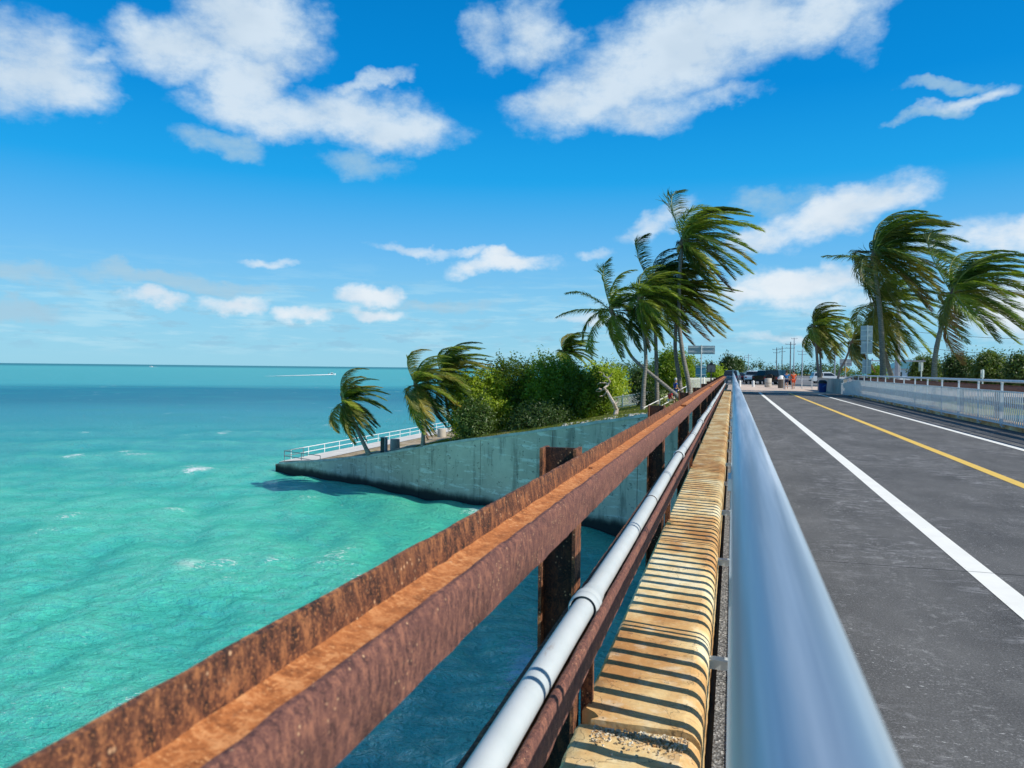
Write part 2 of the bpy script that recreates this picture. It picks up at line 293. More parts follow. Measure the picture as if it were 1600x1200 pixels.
def M_water():
    k = new_mat('sea_water'); P = k.pos; s = k.n('ShaderNodeSeparateXYZ', (P,))
    r = k.v('LENGTH', k.scale(P, .9, 1, 0))
    warp = k.noise(k.scale(P, .25, 1, 0), .016, 4, .55); lr = k.m('LOGARITHM', k.m('MAXIMUM', r, 5.), 10.)
    q = k.m('ADD', lr, k.m('MULTIPLY_ADD', warp, .14, -.07))
    T = lambda x: (math.log10(x) - .9) / 3.4
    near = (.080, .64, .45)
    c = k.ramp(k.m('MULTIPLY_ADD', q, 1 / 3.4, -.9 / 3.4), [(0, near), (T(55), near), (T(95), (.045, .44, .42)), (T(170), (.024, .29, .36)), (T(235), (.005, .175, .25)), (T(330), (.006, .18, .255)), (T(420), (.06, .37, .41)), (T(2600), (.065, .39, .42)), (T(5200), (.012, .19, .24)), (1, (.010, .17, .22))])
    # patches of seagrass and sand
    pt = k.noise(k.scale(P, 1, 1, 0), .05, 5, .6); c = k.mix(k.m('MULTIPLY', k.sm(pt, .50, .68), .35), c, (.022, .30, .30))
    pt2 = k.noise(k.scale(P, .35, 1.2, 0), .22, 5, .65); c = k.mix(k.m('MULTIPLY', k.sm(pt2, .50, .66), .40), c, (.09, .58, .42), 'MIX') if False else k.mix(k.m('MULTIPLY', k.m('MULTIPLY', k.sm(pt2, .45, .7), .35), k.sm(r, 160, 60)), c, (.11, .70, .47))
    hz = k.n('ShaderNodeAttribute', attribute_name='crest').outputs['Fac']
    # whitecaps: crests under gusts, broken up
    gust = k.sm(k.noise(P, .13, 3, .5), .46, .60); brk = k.noise(k.scale(P, 1, 1.6, 0), 2.3, 7, .78)
    c = k.mix(k.m('MULTIPLY', k.sm(hz, .35, .8), k.m('MULTIPLY', k.sm(r, 150, 40), .5)), c, (.14, .74, .50)); c = k.mix(k.m('MULTIPLY', k.sm(hz, .5, .15), k.m('MULTIPLY', k.sm(r, 150, 40), .4)), c, (.045, .44, .38))  # crests tinted lighter, troughs darker: the troughs' reflection is put into the colour
    fo = k.m('MULTIPLY', k.sm(k.m('ADD', hz, k.m('MULTIPLY', k.m('SUBTRACT', brk, .5), 1.7)), .88, 1.02), k.m('MULTIPLY', gust, k.m('MULTIPLY_ADD', k.sm(r, 160, 55), .85, .15)))
    lace = k.m('MULTIPLY', k.sm(k.noise(k.scale(P, .8, 1.5, 0), 3.2, 8, .82), .575, .64), k.m('MULTIPLY', k.sm(k.noise(P, .25, 4, .6), .53, .66), k.sm(r, 90, 40)))
    fo = k.m('MAXIMUM', fo, k.m('MULTIPLY', lace, .75))
    c = k.mix(fo, c, (.86, .92, .92))
    dfade = k.sm(r, 420, 60)
    b1 = k.noise(k.scale(P, 1, 1.5, 0), .95, 7, .62, .6); b2 = k.noise(k.scale(P, 1, 1.25, 0), 4.2, 4, .62, .3)
    nb = k.bump(b1, k.m('MULTIPLY_ADD', dfade, .35, .5), .6); nb = k.bump(b2, k.m('MULTIPLY', dfade, 1.0), .17, nb)
    k.t.nodes.remove(k.b)
    # light scattered back by the water, under a rough skin whose wave slopes keep the mirror share low at grazing angles
    df = k.n('ShaderNodeBsdfDiffuse', {'Color': c, 'Normal': nb}); gl = k.n('ShaderNodeBsdfGlossy', {'Color': (1, 1, 1, 1), 'Roughness': k.m('ADD', .10, k.m('MULTIPLY', k.sm(r, 60, 600), .3)), 'Normal': nb})
    fr = k.n('ShaderNodeFresnel', {'IOR': 1.33, 'Normal': nb}).outputs[0]; cap = k.m('MULTIPLY_ADD', k.sm(r, 30, 400), -.18, .36)
    fr = k.m('MULTIPLY', k.m('MINIMUM', fr, cap), k.m('SUBTRACT', 1., fo))
    mx = k.n('ShaderNodeMixShader', (fr, df.outputs[0], gl.outputs[0])); k.t.links.new(mx.outputs[0], k.out.inputs[0]); return k.mat
WATER = M_water()
FOAM = M_simple('foam', (.86, .92, .92), .8, 0, 2, .05, .5, .05)
TYRE = M_simple('tyre', (.02, .02, .02), .8, 0, 4, .2, 0); GLASS = M_simple('car_glass', (.02, .028, .035), .08, 0, 2, .2, 0)
CHROME = M_simple('rim_metal', (.5, .5, .52), .3, .8, 4, .1, 0)
RED_LAMP = M_simple('red_lens', (.45, .02, .02), .3, 0, 4, .1, 0)
WHITE = M_simple('white_paint', (.76, .77, .76), .55, 0, 2, .06, .1)
SIGNBACK = M_simple('sign_back', (.40, .45, .49), .5, .4, 2, .12, .1)
GALV = M_simple('galvanised', (.62, .66, .66), .5, .3, 3, .1, .1)
BLACKP = M_simple('black_paint', (.02, .022, .028), .4, 0, 3, .2, 0)
PLAQ = M_simple('plaque_face', (.16, .18, .20), .5, .3, 30, .4, .1)
TEAL_SIGN = M_simple('teal_sign', (.10, .30, .42), .5, 0, 2, .15, 0)
POLE = M_simple('pole_concrete', (.34, .38, .42), .8, 0, 2, .12, .1)
POLE_DARK = M_simple('pole_wood', (.13, .13, .14), .85, 0, 2, .15, .1)

# ------------------------------------------------------------------ object helpers
def tag(o, label=None, cat=None, group=None, kind=None):
    if label: o['label'] = label
    if cat: o['category'] = cat
    if group: o['group'] = group
    if kind: o['kind'] = kind
    return o
def empty(name, loc=(0, 0, 0), rz=0, label=None, cat=None, group=None):
    o = bpy.data.objects.new(name, None); COL.objects.link(o); o.location = loc; o.rotation_euler.z = rz
    o.empty_display_size = .2
    return tag(o, label, cat, group)
def mesh_np(name, V, F, mat, smooth=False):
    V = np.asarray(V, dtype=np.float32).reshape(-1, 3); F = np.asarray(F, dtype=np.int32); n = F.shape[1]
    me = bpy.data.meshes.new(name); me.vertices.add(len(V)); me.vertices.foreach_set('co', V.ravel())
    me.loops.add(F.size); me.loops.foreach_set('vertex_index', F.ravel())
    me.polygons.add(len(F)); me.polygons.foreach_set('loop_start', np.arange(0, F.size, n, dtype=np.int32))
    me.update(calc_edges=True)
    if smooth: me.polygons.foreach_set('use_smooth', np.ones(len(F), dtype=bool))
    me.materials.append(mat); return me
def link(name, me, parent=None, loc=None, rot=None):
    o = bpy.data.objects.new(name, me); COL.objects.link(o)
    if parent: o.parent = parent
    if loc is not None: o.location = loc
    if rot is not None: o.rotation_euler = rot
    return o
class MB:
    def __init__(s): s.v = []; s.f = []
    def box(s, c, d, rz=0, taper=1.0, ry=0):
        b = len(s.v); hx, hy, hz = d[0] / 2, d[1] / 2, d[2] / 2; m = Matrix.Rotation(rz, 3, 'Z') @ Matrix.Rotation(ry, 3, 'Y')
        for z in (-1, 1):
            t = taper if z > 0 else 1
            for x, y in ((-1, -1), (1, -1), (1, 1), (-1, 1)): s.v.append(tuple(Vector(c) + m @ Vector((x * hx * t, y * hy * t, z * hz))))
        for q in ((0, 3, 2, 1), (4, 5, 6, 7), (0, 1, 5, 4), (1, 2, 6, 5), (2, 3, 7, 6), (3, 0, 4, 7)): s.f.append(tuple(b + i for i in q))
        return s
    def tube(s, pts, r, n=8, cap=True):
        pts = [Vector(p_) for p_ in pts]; rs = r if isinstance(r, (list, tuple)) else [r] * len(pts)
        b = len(s.v); ref = None
        for i, p_ in enumerate(pts):
            t = (pts[min(i + 1, len(pts) - 1)] - pts[max(i - 1, 0)]).normalized()
            if ref is None: ref = t.orthogonal().normalized()
            ref = (ref - t * ref.dot(t)).normalized(); bi = t.cross(ref)
            for j in range(n):
                a = 2 * math.pi * j / n; s.v.append(tuple(p_ + (ref * math.cos(a) + bi * math.sin(a)) * rs[i]))
        for i in range(len(pts) - 1):
            for j in range(n): s.f.append((b + i * n + j, b + i * n + (j + 1) % n, b + (i + 1) * n + (j + 1) % n, b + (i + 1) * n + j))
        if cap: s.f.append(tuple(b + j for j in reversed(range(n)))); s.f.append(tuple(b + (len(pts) - 1) * n + j for j in range(n)))
        return s
    def prism(s, outline, x0, x1, axis='X'):
        """outline (a,b) extruded along an axis: X -> (a,b)=(y,z); Y -> (x,z); Z -> (x,y)"""
        b = len(s.v); n = len(outline)
        for e in (x0, x1):
            for a, c in outline: s.v.append((e, a, c) if axis == 'X' else (a, e, c) if axis == 'Y' else (a, c, e))
        s.f.append(tuple(b + i for i in reversed(range(n)))); s.f.append(tuple(b + n + i for i in range(n)))
        for i in range(n): s.f.append((b + i, b + (i + 1) % n, b + n + (i + 1) % n, b + n + i))
        return s
    def lathe(s, prof, c=(0, 0, 0), n=20):
        b = len(s.v)
        for r_, z in prof:
            for j in range(n): a = 2 * math.pi * j / n; s.v.append((c[0] + r_ * math.cos(a), c[1] + r_ * math.sin(a), c[2] + z))
        for i in range(len(prof) - 1):
            for j in range(n): s.f.append((b + i * n + j, b + i * n + (j + 1) % n, b + (i + 1) * n + (j + 1) % n, b + (i + 1) * n + j))
        s.f.append(tuple(b + j for j in reversed(range(n)))); s.f.append(tuple(b + (len(prof) - 1) * n + j for j in range(n)))
        return s
    def me(s, name, mat, smooth=False, bevel=0):
        m = bpy.data.meshes.new(name); m.from_pydata(s.v, [], s.f); m.update()
        bm = bmesh.new(); bm.from_mesh(m); bmesh.ops.recalc_face_normals(bm, faces=bm.faces)
        if bevel: bmesh.ops.bevel(bm, geom=[e for e in bm.edges if e.calc_face_angle(0) > .6], offset=bevel, segments=2, affect='EDGES', clamp_overlap=True)
        bm.to_mesh(m); bm.free()
        if smooth:
            m.polygons.foreach_set('use_smooth', [True] * len(m.polygons)); m.set_sharp_from_angle(angle=R(42))
        m.materials.append(mat); return m
    def build(s, name, mat, parent=None, smooth=False, bevel=0, loc=None): return link(name, s.me(name, mat, smooth, bevel), parent, loc)
def copy_tree(o, parent=None):
    c = o.copy(); COL.objects.link(c); c.parent = parent
    for ch in [x for x in o.children]: copy_tree(ch, c)
    return c

# ------------------------------------------------------------------ the sea
SEA = -8.35
def build_sea():
    ang = np.concatenate([np.linspace(R(-180), R(-62), 40, endpoint=False), np.linspace(R(-62), R(32), 820), np.linspace(R(32), R(180), 40)[1:]])
    yy = np.linspace(7680 / 9.5, 7680 / 900, 560); rad = np.concatenate([[.01, 5.], 7680 / yy, np.geomspace(1000, 60000, 24)])
    A, RR = np.meshgrid(ang, rad); X = np.sin(A) * RR; Y = np.cos(A) * RR; Z = np.zeros_like(X); C_ = np.zeros_like(X)
    dr = np.gradient(rad)[:, None] * np.ones_like(A); dr = np.maximum(dr, RR * (94 / 57.3 / 820)); dr[(A < R(-63)) | (A > R(33))] = 1e3
    g = np.random.default_rng(3); DX = np.zeros_like(X)
    for i in range(46):
        L = 1.1 * (1.095 ** i) * g.uniform(.9, 1.1)
        if L > 24: L = g.uniform(1.2, 6)
        th = g.normal(R(8), R(34)); kx, ky = 2 * math.pi / L * math.cos(th), 2 * math.pi / L * math.sin(th)
        amp = .0085 * L ** .62 * g.uniform(.6, 1.2); ph = g.uniform(0, 6.28)
        fade = np.clip((L / dr - 2.2) / 3, 0, 1); a = kx * X + ky * Y + ph
        Z += amp * fade * np.sin(a); C_ += amp * np.sin(a); DX -= amp * fade * 1.1 * np.cos(a) * math.cos(th)
    sd_ = C_[:, 40:860].std(); C_ = .5 + C_ / (sd_ * 5.)
    V = np.stack([X + DX, Y, Z + SEA], -1).reshape(-1, 3); nr, na = X.shape
    i = np.arange(nr - 1)[:, None] * na + np.arange(na - 1)[None]; F = np.stack([i, i + na, i + na + 1, i + 1], -1).reshape(-1, 4)
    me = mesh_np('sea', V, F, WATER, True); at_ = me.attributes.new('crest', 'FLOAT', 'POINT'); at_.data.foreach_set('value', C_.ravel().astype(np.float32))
    tag(link('sea', me), 'turquoise sea ruffled by wind out to the horizon', 'sea', kind='structure')
build_sea()

# ------------------------------------------------------------------ the shore: a slope that rises from the promenade to the bridge
def on_wall(x, y):   # where a sight line meets the vertical plane of the seawall
    A = Vector((-41, 63.5, 0)); D = Vector((33.3, -15.9, 0)).normalized(); n = Vector((-D.y, D.x, 0))
    r = CAM_M @ Vector(((x - 800) / 1200, -(y - 600) / 1200, -1)); t = A.dot(n) / r.dot(n); return Vector((0, 0, EYE)) + r * t
prof = [on_wall(*q) for q in ((440, 723), (500, 719), (575, 712), (640, 701), (705, 690), (800, 678), (900, 664), (1008, 648))]
PX = [-60.] + [p_.x for p_ in prof] + [0., 200.]; PZ = [prof[0].z] + [p_.z for p_ in prof]; PZ += [max(PZ[-1] + .1, -.45), -.35]
def gz(X, Y=60.):
    z = np.interp(X, PX, PZ)
    return z
def wall_y(X): return 63.5 - (X + 41) * 15.9 / 33.3
def build_land():
    xs = np.concatenate([np.linspace(-41, -1, 60), np.linspace(1, 70, 30)]); ts = np.concatenate([np.linspace(0, 60, 40), np.geomspace(66, 900, 30)])
    V = []
    for t in ts:
        for x in xs:
            y0 = wall_y(x) if x < -1 else wall_y(-1) + (0 if x < 12 else (x - 12) * .5)
            z = gz(x); h = .12 * math.sin(x * 1.3 + t) * min(1, t / 3) if x > -34 and x < -3 else 0
            if x > -1: z = -.42
            V.append((x, y0 + t, z + h - .02))
    n = len(xs); i = np.arange(len(ts) - 1)[:, None] * n + np.arange(n - 1)[None]
    F = np.stack([i, i + 1, i + n + 1, i + n], -1).reshape(-1, 4)
    tag(link('ground', mesh_np('ground', V, F, GROUND, True)), 'grassy bank and level ground behind the seawall', 'ground', kind='structure')
    # dry soil patch nearer the tip
    xs = np.linspace(-35.4, -15, 30); V = []; 
    for t in np.linspace(.5, 34, 14):
        for x in xs: V.append((x, wall_y(x) + t, gz(x) + (.12 * math.sin(x * 1.3 + t) * min(1, t / 3) if x > -34 else 0) + .03))
    n = 30; i = np.arange(13)[:, None] * n + np.arange(n - 1)[None]; F = np.stack([i, i + 1, i + n + 1, i + n], -1).reshape(-1, 4)
    tag(link('soil', mesh_np('soil', V, F, SAND, True)), 'dry sandy soil around the palms behind the wall', 'soil', kind='structure')
    # promenade path
    b = MB(); V = []
    for y in np.linspace(61, 230, 40): V += [(-41.2, y, -7.36), (-35.6, y, -7.36 + .03)]
    i = np.arange(39)[:, None] * 2; F = np.concatenate([i, i + 1, i + 3, i + 2], 1)
    V2 = np.array(V); V2[:, 1] = np.maximum(V2[:, 1], [wall_y(v[0]) + .1 for v in V]); V2[:, 2] = [-7.35 if v[0] < -40 else float(gz(v[0])) + .05 for v in V]
    tag(link('path', mesh_np('path', V2, F, M_simple('bright_concrete', (.68, .64, .58), .9, 0, .6, .15, .3, .01))), 'pale concrete promenade path along the water', 'path', kind='structure')
build_land()
# seawall
def build_wall():
    root = empty('seawall', (-41, 63.5, SEA), 0, 'long grey concrete seawall with a black tide line, sloping down to the water point', 'seawall')
    inv = Vector((41, -63.5, -SEA))
    D = Vector((33.3, -15.9, 0)).normalized(); nrm = Vector((D.y, -D.x, 0)); nrm = nrm if nrm.y < 0 else -nrm
    xs = [p_.x for p_ in prof] + [-3., .5]; xs[0] = -41
    def strip(a, b, name, mat, zt, zb, off, thick, par):
        m = MB(); n = max(2, int((b - a) / .5) + 1); V = []
        for i in range(n):
            x = a + (b - a) * i / (n - 1); base = Vector((x, wall_y(x), 0))
            for o_, z_ in ((off, zb), (off, zt(x)), (off - thick, zt(x)), (off - thick, zb)):
                q = base + nrm * o_; m.v.append((q.x + inv.x, q.y + inv.y, z_ + inv.z))
        for i in range(n - 1):
            for j in range(4): m.f.append((i * 4 + j, i * 4 + (j + 1) % 4, i * 4 + 4 + (j + 1) % 4, i * 4 + 4 + j))
        m.f.append((0, 1, 2, 3)); e = (n - 1) * 4; m.f.append((e + 3, e + 2, e + 1, e)); return m.build(name, mat, par)
    edges = np.linspace(-41, .5, 8)
    for a, b in zip(edges[:-1], edges[1:]):      # cast bays with recessed joints
        strip(a, b - .04, 'wall_bay', SEAWALL, lambda x: float(gz(x)) - .14, -10, 0, .5, root)
        strip(a, b - .03, 'coping', COPING, lambda x: float(gz(x)) + .02, -8, .05, .5, root) if False else None
    V = []
    m = MB(); n = 60
    for i in range(n):
        x = -41.05 + 41.5 * i / (n - 1); base = Vector((x, wall_y(x), 0)); z1 = float(gz(x)) + .05 + .015 * math.sin(x * 7)
        for o_, z_ in ((.06, z1 - .19), (.06, z1), (-.55, z1), (-.55, z1 - .19)):
            q = base + nrm * o_; m.v.append((q.x + inv.x, q.y + inv.y, z_ + inv.z))
    for i in range(n - 1):
        for j in range(4): m.f.append((i * 4 + j, i * 4 + (j + 1) % 4, i * 4 + 4 + (j + 1) % 4, i * 4 + 4 + j))
    m.f += [(0, 1, 2, 3), (n * 4 - 1, n * 4 - 2, n * 4 - 3, n * 4 - 4)]; m.build('coping', COPING, root)
    # the seaward return that runs away from the point
    m = MB(); m.box((-.2, 85, .2 + (-7.42 - SEA) / 2 - .9), (.5, 170, 1.0 + 1.0)); r_ = m.build('return_wall', SEAWALL, root)
build_wall()

# ------------------------------------------------------------------ the bridge deck, road, kerbs
bridge = empty('bridge', (4, 0, -1), 0, 'old concrete road bridge running out from the shore', 'bridge')
MB().box((.1, 14, .45), (9.4, 62, .8)).build('deck_slab', DARKCONC, bridge)
for x in (-3.2, -1, 1.2, 3.4): MB().box((x, 14, -.75), (.5, 62, 1.5)).build('girder', RUST_DARK, bridge)
def sheet(name, x0, x1, y0, y1, z, mat, label, cat, nx=1, ny=1, kind='structure'):
    V = [(x, y, z) for y in np.linspace(y0, y1, ny + 1) for x in np.linspace(x0, x1, nx + 1)]
    n = nx + 1; i = np.arange(ny)[:, None] * n + np.arange(nx)[None]; F = np.stack([i, i + 1, i + n + 1, i + n], -1).reshape(-1, 4)
    return tag(link(name, mesh_np(name, V, F, mat)), label, cat, kind=kind)
MB().box((4, 56, -.35), (9.3, 22, .66)).build('approach_slab', DARKCONC)
tag(bpy.data.objects['approach_slab'], 'concrete slab carrying the road from bridge to plaza', 'slab', kind='structure')
sheet('road', .02, 8.62, -17, 66, 0, ASPH, 'dark scuffed asphalt of the bridge roadway', 'road')
sheet('verge', -.062, .02, -17, 63, -.03, GRAVEL, 'gravel gutter between kerb and railing', 'gutter')
def line(x, y0, y1, wd, mat, label, z=.004, x_end=None):
    m = MB(); n = 30; random.seed(int(x * 10)); xe = x if x_end is None else x_end
    for i in range(n):
        y = y0 + (y1 - y0) * i / (n - 1); xx = x + (xe - x) * i / (n - 1)
        m.v += [(xx - wd / 2 + random.uniform(-.004, .004), y, z), (xx + wd / 2 + random.uniform(-.004, .004), y, z)]
    for i in range(n - 1): m.f.append((2 * i, 2 * i + 1, 2 * i + 3, 2 * i + 2))
    tag(m.build('road_line', mat), label, 'road marking', kind='structure')
line(2.06, -16, 64.6, .20, WHITE_LINE, 'white edge line nearer the silver handrail')
line(4.27, -16, 64.6, .19, YELLOW_LINE, 'yellow centre line of the roadway', .0045)
line(6.28, -16, 62.5, .19, WHITE_LINE, 'white edge line nearer the far railing')
for a, b, l in ((2.4, 4.0, 'worn white bar across the near lane end'), (4.5, 6.2, 'worn white bar across the far lane end')):
    tag(MB().box(((a + b) / 2, 60.2, .005), (b - a, .9, .006)).build('road_line', WORN_LINE), l, 'road marking', kind='structure')

def kerb_profile(right=False, z1=.2):
    P_ = [(-.62, -.35), (-.62, z1 - .02), (-.60, z1)]
    for i in range(9): P_.append((-.58 + (.405) * (i + 1) / 9 * 1.0, z1 + .001))
    for i in range(7): a = math.pi / 2 * (i / 6); P_.append((-.175 + .075 * math.sin(a), z1 - .075 + .075 * math.cos(a)))
    P_.append((-.095, -.05)); P_.append((-.095, -.35)); return P_
JOINTS = [3.22 + 4.36 * i for i in range(-5, 15)]
def kerb(side):
    root = empty('kerb', (0, 0, 0)); root['kind'] = 'structure'
    tag(root, 'weathered ochre concrete kerb beside the rusty guard rail' if side > 0 else 'concrete kerb behind the far railing', 'kerb')
    g = np.random.default_rng(5)
    for a, b in zip(JOINTS[:-1], JOINTS[1:]):
        if b < -4 or a > 62: continue
        b = min(b, 63); near = side > 0 and a < 14; low = .008 if (a < 0 and b > 3 and side > 0) else 0
        ys = list(np.arange(a + .015, b - .015, .035 if near else .4)) + [b - .015]; pr = kerb_profile(z1=.2 - low + g.uniform(-.001, .001)); m = MB(); n = len(pr)
        for y in ys:
            nb = max(0, 1 - abs(y - a - .02) / .13)
            for j, (x, z) in enumerate(pr):
                xx = x
                if (y - a) < .10 and x < -.55: xx = -.55 + .02 * math.sin(y * 60)
                dz = g.normal(0, .0007) if near else 0
                if low and b - y < .45 and z > .1: dz -= abs(.006 * math.sin(x * 19) + .004 * math.sin(y * 33)) + .003
                xx = xx if side > 0 else 8.0 - xx
                m.v.append((xx + (g.normal(0, .001) if near else 0), y, z + dz))
        for i in range(len(ys) - 1):
            for j in range(n - 1): m.f.append((i * n + j, i * n + j + 1, (i + 1) * n + j + 1, (i + 1) * n + j))
        m.f.append(tuple(range(n))); m.f.append(tuple((len(ys) - 1) * n + j for j in reversed(range(n))))
        m.build('kerb_block', KERB_ROUGH if low and False else KERB, root, True)
        if low:   # crumbled end of the nearest block: loose chips
            cb = MB()
            for _ in range(420): cb.box((-g.uniform(.15, .54), b - .02 - abs(g.normal(0, .07)), .186 + g.uniform(0, .004)), tuple(g.uniform(.003, .012, 3)), g.uniform(0, 3))
            tag(cb.build('rubble', KERB_ROUGH, root), kind='stuff')
kerb(1); kerb(-1)

# ------------------------------------------------------------------ rusty guard rails
def sag(y, a): return a * max(0, 1 - max(0, y) / 3.0) ** 1.5
POSTS = [-5.5, -1.16, 3.32, 7.75, 12.2, 16.6, 21, 25.4, 29.8, 34.2, 38.6, 43, 47.4, 51.8, 56.2, 60.6]
def section(pr, ys, zf, mx, mat, name, par, jitter=0.0):
    m = MB(); n = len(pr); g = np.random.default_rng(len(name))
    for y in ys:
        for x, z in pr: m.v.append((mx(x + g.normal(0, jitter)), y, z + zf(y) + g.normal(0, jitter) + (.0009 * math.sin(y * 13.7 + x * 40) * math.sin(y * 5.3) + .0007 * math.sin(y * 47 + z * 40) * math.sin(y * 3.1) if jitter else 0)))
    for i in range(len(ys) - 1):
        for j in range(n): m.f.append((i * n + j, i * n + (j + 1) % n, (i + 1) * n + (j + 1) % n, (i + 1) * n + j))
    m.f.append(tuple(range(n))); m.f.append(tuple((len(ys) - 1) * n + j for j in reversed(range(n))))
    return m.build(name, mat, par, True)
def rail(par, zc, mx, near, lo=False, y0=-6):
    # steel rail laid on its side: foot outwards, web level, head inwards
    h = .082 if not lo else .075; sg = (lambda y: 0.) if not near or not lo else (lambda y: -sag(y, .02))
    foot = [(-.645, -h - .02), (-.638, -h - .024), (-.625, -h), (-.618, -.03), (-.618, .03), (-.625, h), (-.633, h + .002), (-.645, h - .006)]
    web = [(-.621, -.010), (-.621, .020), (-.60, .012), (-.56, .009), (-.53, .010), (-.513, .020), (-.513, -.02), (-.56, -.01)]
    head = [(-.522, -.05), (-.515, -.070), (-.500, -.076), (-.489, -.066), (-.485, 0), (-.488, .040), (-.496, .052), (-.506, .052), (-.515, .044), (-.522, .02)]
    if lo: head = [(x + .024, z + .018) for x, z in head]; web = [(x + (.024 if x > -.55 else .022), z) for x, z in web]; foot = [(x + .022, min(z, .052 - (.004 if x < -.64 else 0))) for x, z in foot]
    joints = [y0] + [y for y in (9.9, 21.8, 33.7, 45.6, 57.5)] + [62.3]
    for a, b in zip(joints[:-1], joints[1:]):
        step = .06 if near and a < 5 else 1.0; ys = list(np.arange(a, b - .02, step)) + [b - .012]
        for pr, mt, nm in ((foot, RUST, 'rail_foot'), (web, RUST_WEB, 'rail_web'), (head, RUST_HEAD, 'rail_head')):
            section(pr, ys, lambda y: zc + sg(y), mx, mt, nm, par, .0008 if near and a < 5 else 0)
def guard(side):
    mx = (lambda x: x) if side > 0 else (lambda x: 8.0 - x)
    root = empty('guard_rail', (0, 0, 0), 0, 'rusty steel guard rail in the foreground, made of rails laid on their side' if side > 0 else 'rusty brown guard rail beyond the far silver railing', 'guard rail')
    y0 = -6 if side > 0 else 10
    rail(root, 1.245, mx, side > 0, False, y0); rail(root, .70, mx, side > 0, True, y0)
    for i, y in enumerate(POSTS):
        if side < 0 and y < 10: continue
        m = MB(); zt = 1.352 + random.uniform(-.015, .015)
        # H-section post: two flanges parallel with the road, web across
        web = MB().box((mx(-.725), y, (zt - 1.0) / 2), (.14, .016, zt + 1.0)); web.build('post_web', RUST_DARK, root)  # darker rust here puts the web's shade into its colour
        for xo in (-.801, -.652):
            MB().box((mx(xo) + (.001 if side > 0 else 0), y + .0, (zt - 1.0) / 2), (.014, .13, zt + 1.0), bevel if False else 0).build('post_flange', RUST, root)
        MB().box((mx(-.61), y + .09, .35), (.05, .05, .62)).build('post_cleat', RUST, root) if abs(y) < 15 else None
        for zc in (1.245, .70):
            MB().lathe([(.011, 0), (.010, .012)], (mx(-.60), y + .05, zc + .008), 6).build('bolt', RUST, root) if y < 20 else None
    for y in (9.9, 21.8, 33.7):
        if side < 0: continue
        for zc in (1.245,):
            MB().box((mx(-.575), y, zc + .028), (.06, .5, .012)).build('splice_plate', RUST_WEB, root)
    return root
guard(1); guard(-1)
# white conduit lying in the lower rail
pipe = empty('conduit_pipe', (-.57, 0, .77), 0, 'white plastic conduit pipe lying along the lower rusty rail', 'pipe')
def pz(y): return -.012 - sag(y, .02) + .01 * math.sin(y * .9)
def px_(y): return .018 + .004 * math.sin(y * .7) + .012 * max(0, 1 - abs(y) / 2.6)
cpl = [-2.6, 3.05, 8.6, 14.4, 20.3, 26.1, 32, 37.8, 43.7, 49.6, 55.4, 61.5]
for a, b in zip(cpl[:-1], cpl[1:]):
    ys = np.linspace(a, b, 30); MB().tube([(px_(y), y, pz(y)) for y in ys], .043, 28).build('pipe_length', PVC, pipe, True)
for y in cpl[1:-1]:
    prf = [(0.0438, -.03), (0.0496, -.03), (0.0515, -.085), (0.0543, -.088), (0.0593, -.080), (0.0605, -.045), (0.0562, -.040), (0.0562, -.034), (0.0597, -.030), (0.0589, .0), (0.0512, .02), (0.0488, .075), (0.0453, .11)]
    o = MB().lathe([(a_, b_ * 1.25) for a_, b_ in prf], n=32).build('coupling', PVC, pipe, True, loc=(px_(y), y, pz(y))); o.rotation_euler = (R(-90), 0, 0)
for y in (1.35, 5.6, 11.3, 17.2):
    o = MB().lathe([(.0445, -.006), (.0465, -.006), (.0465, .006), (.0445, .006)], n=24).build('strap', RUST_DARK, pipe, loc=(px_(y), y, pz(y))); o.rotation_euler = (R(-90), 0, 0)

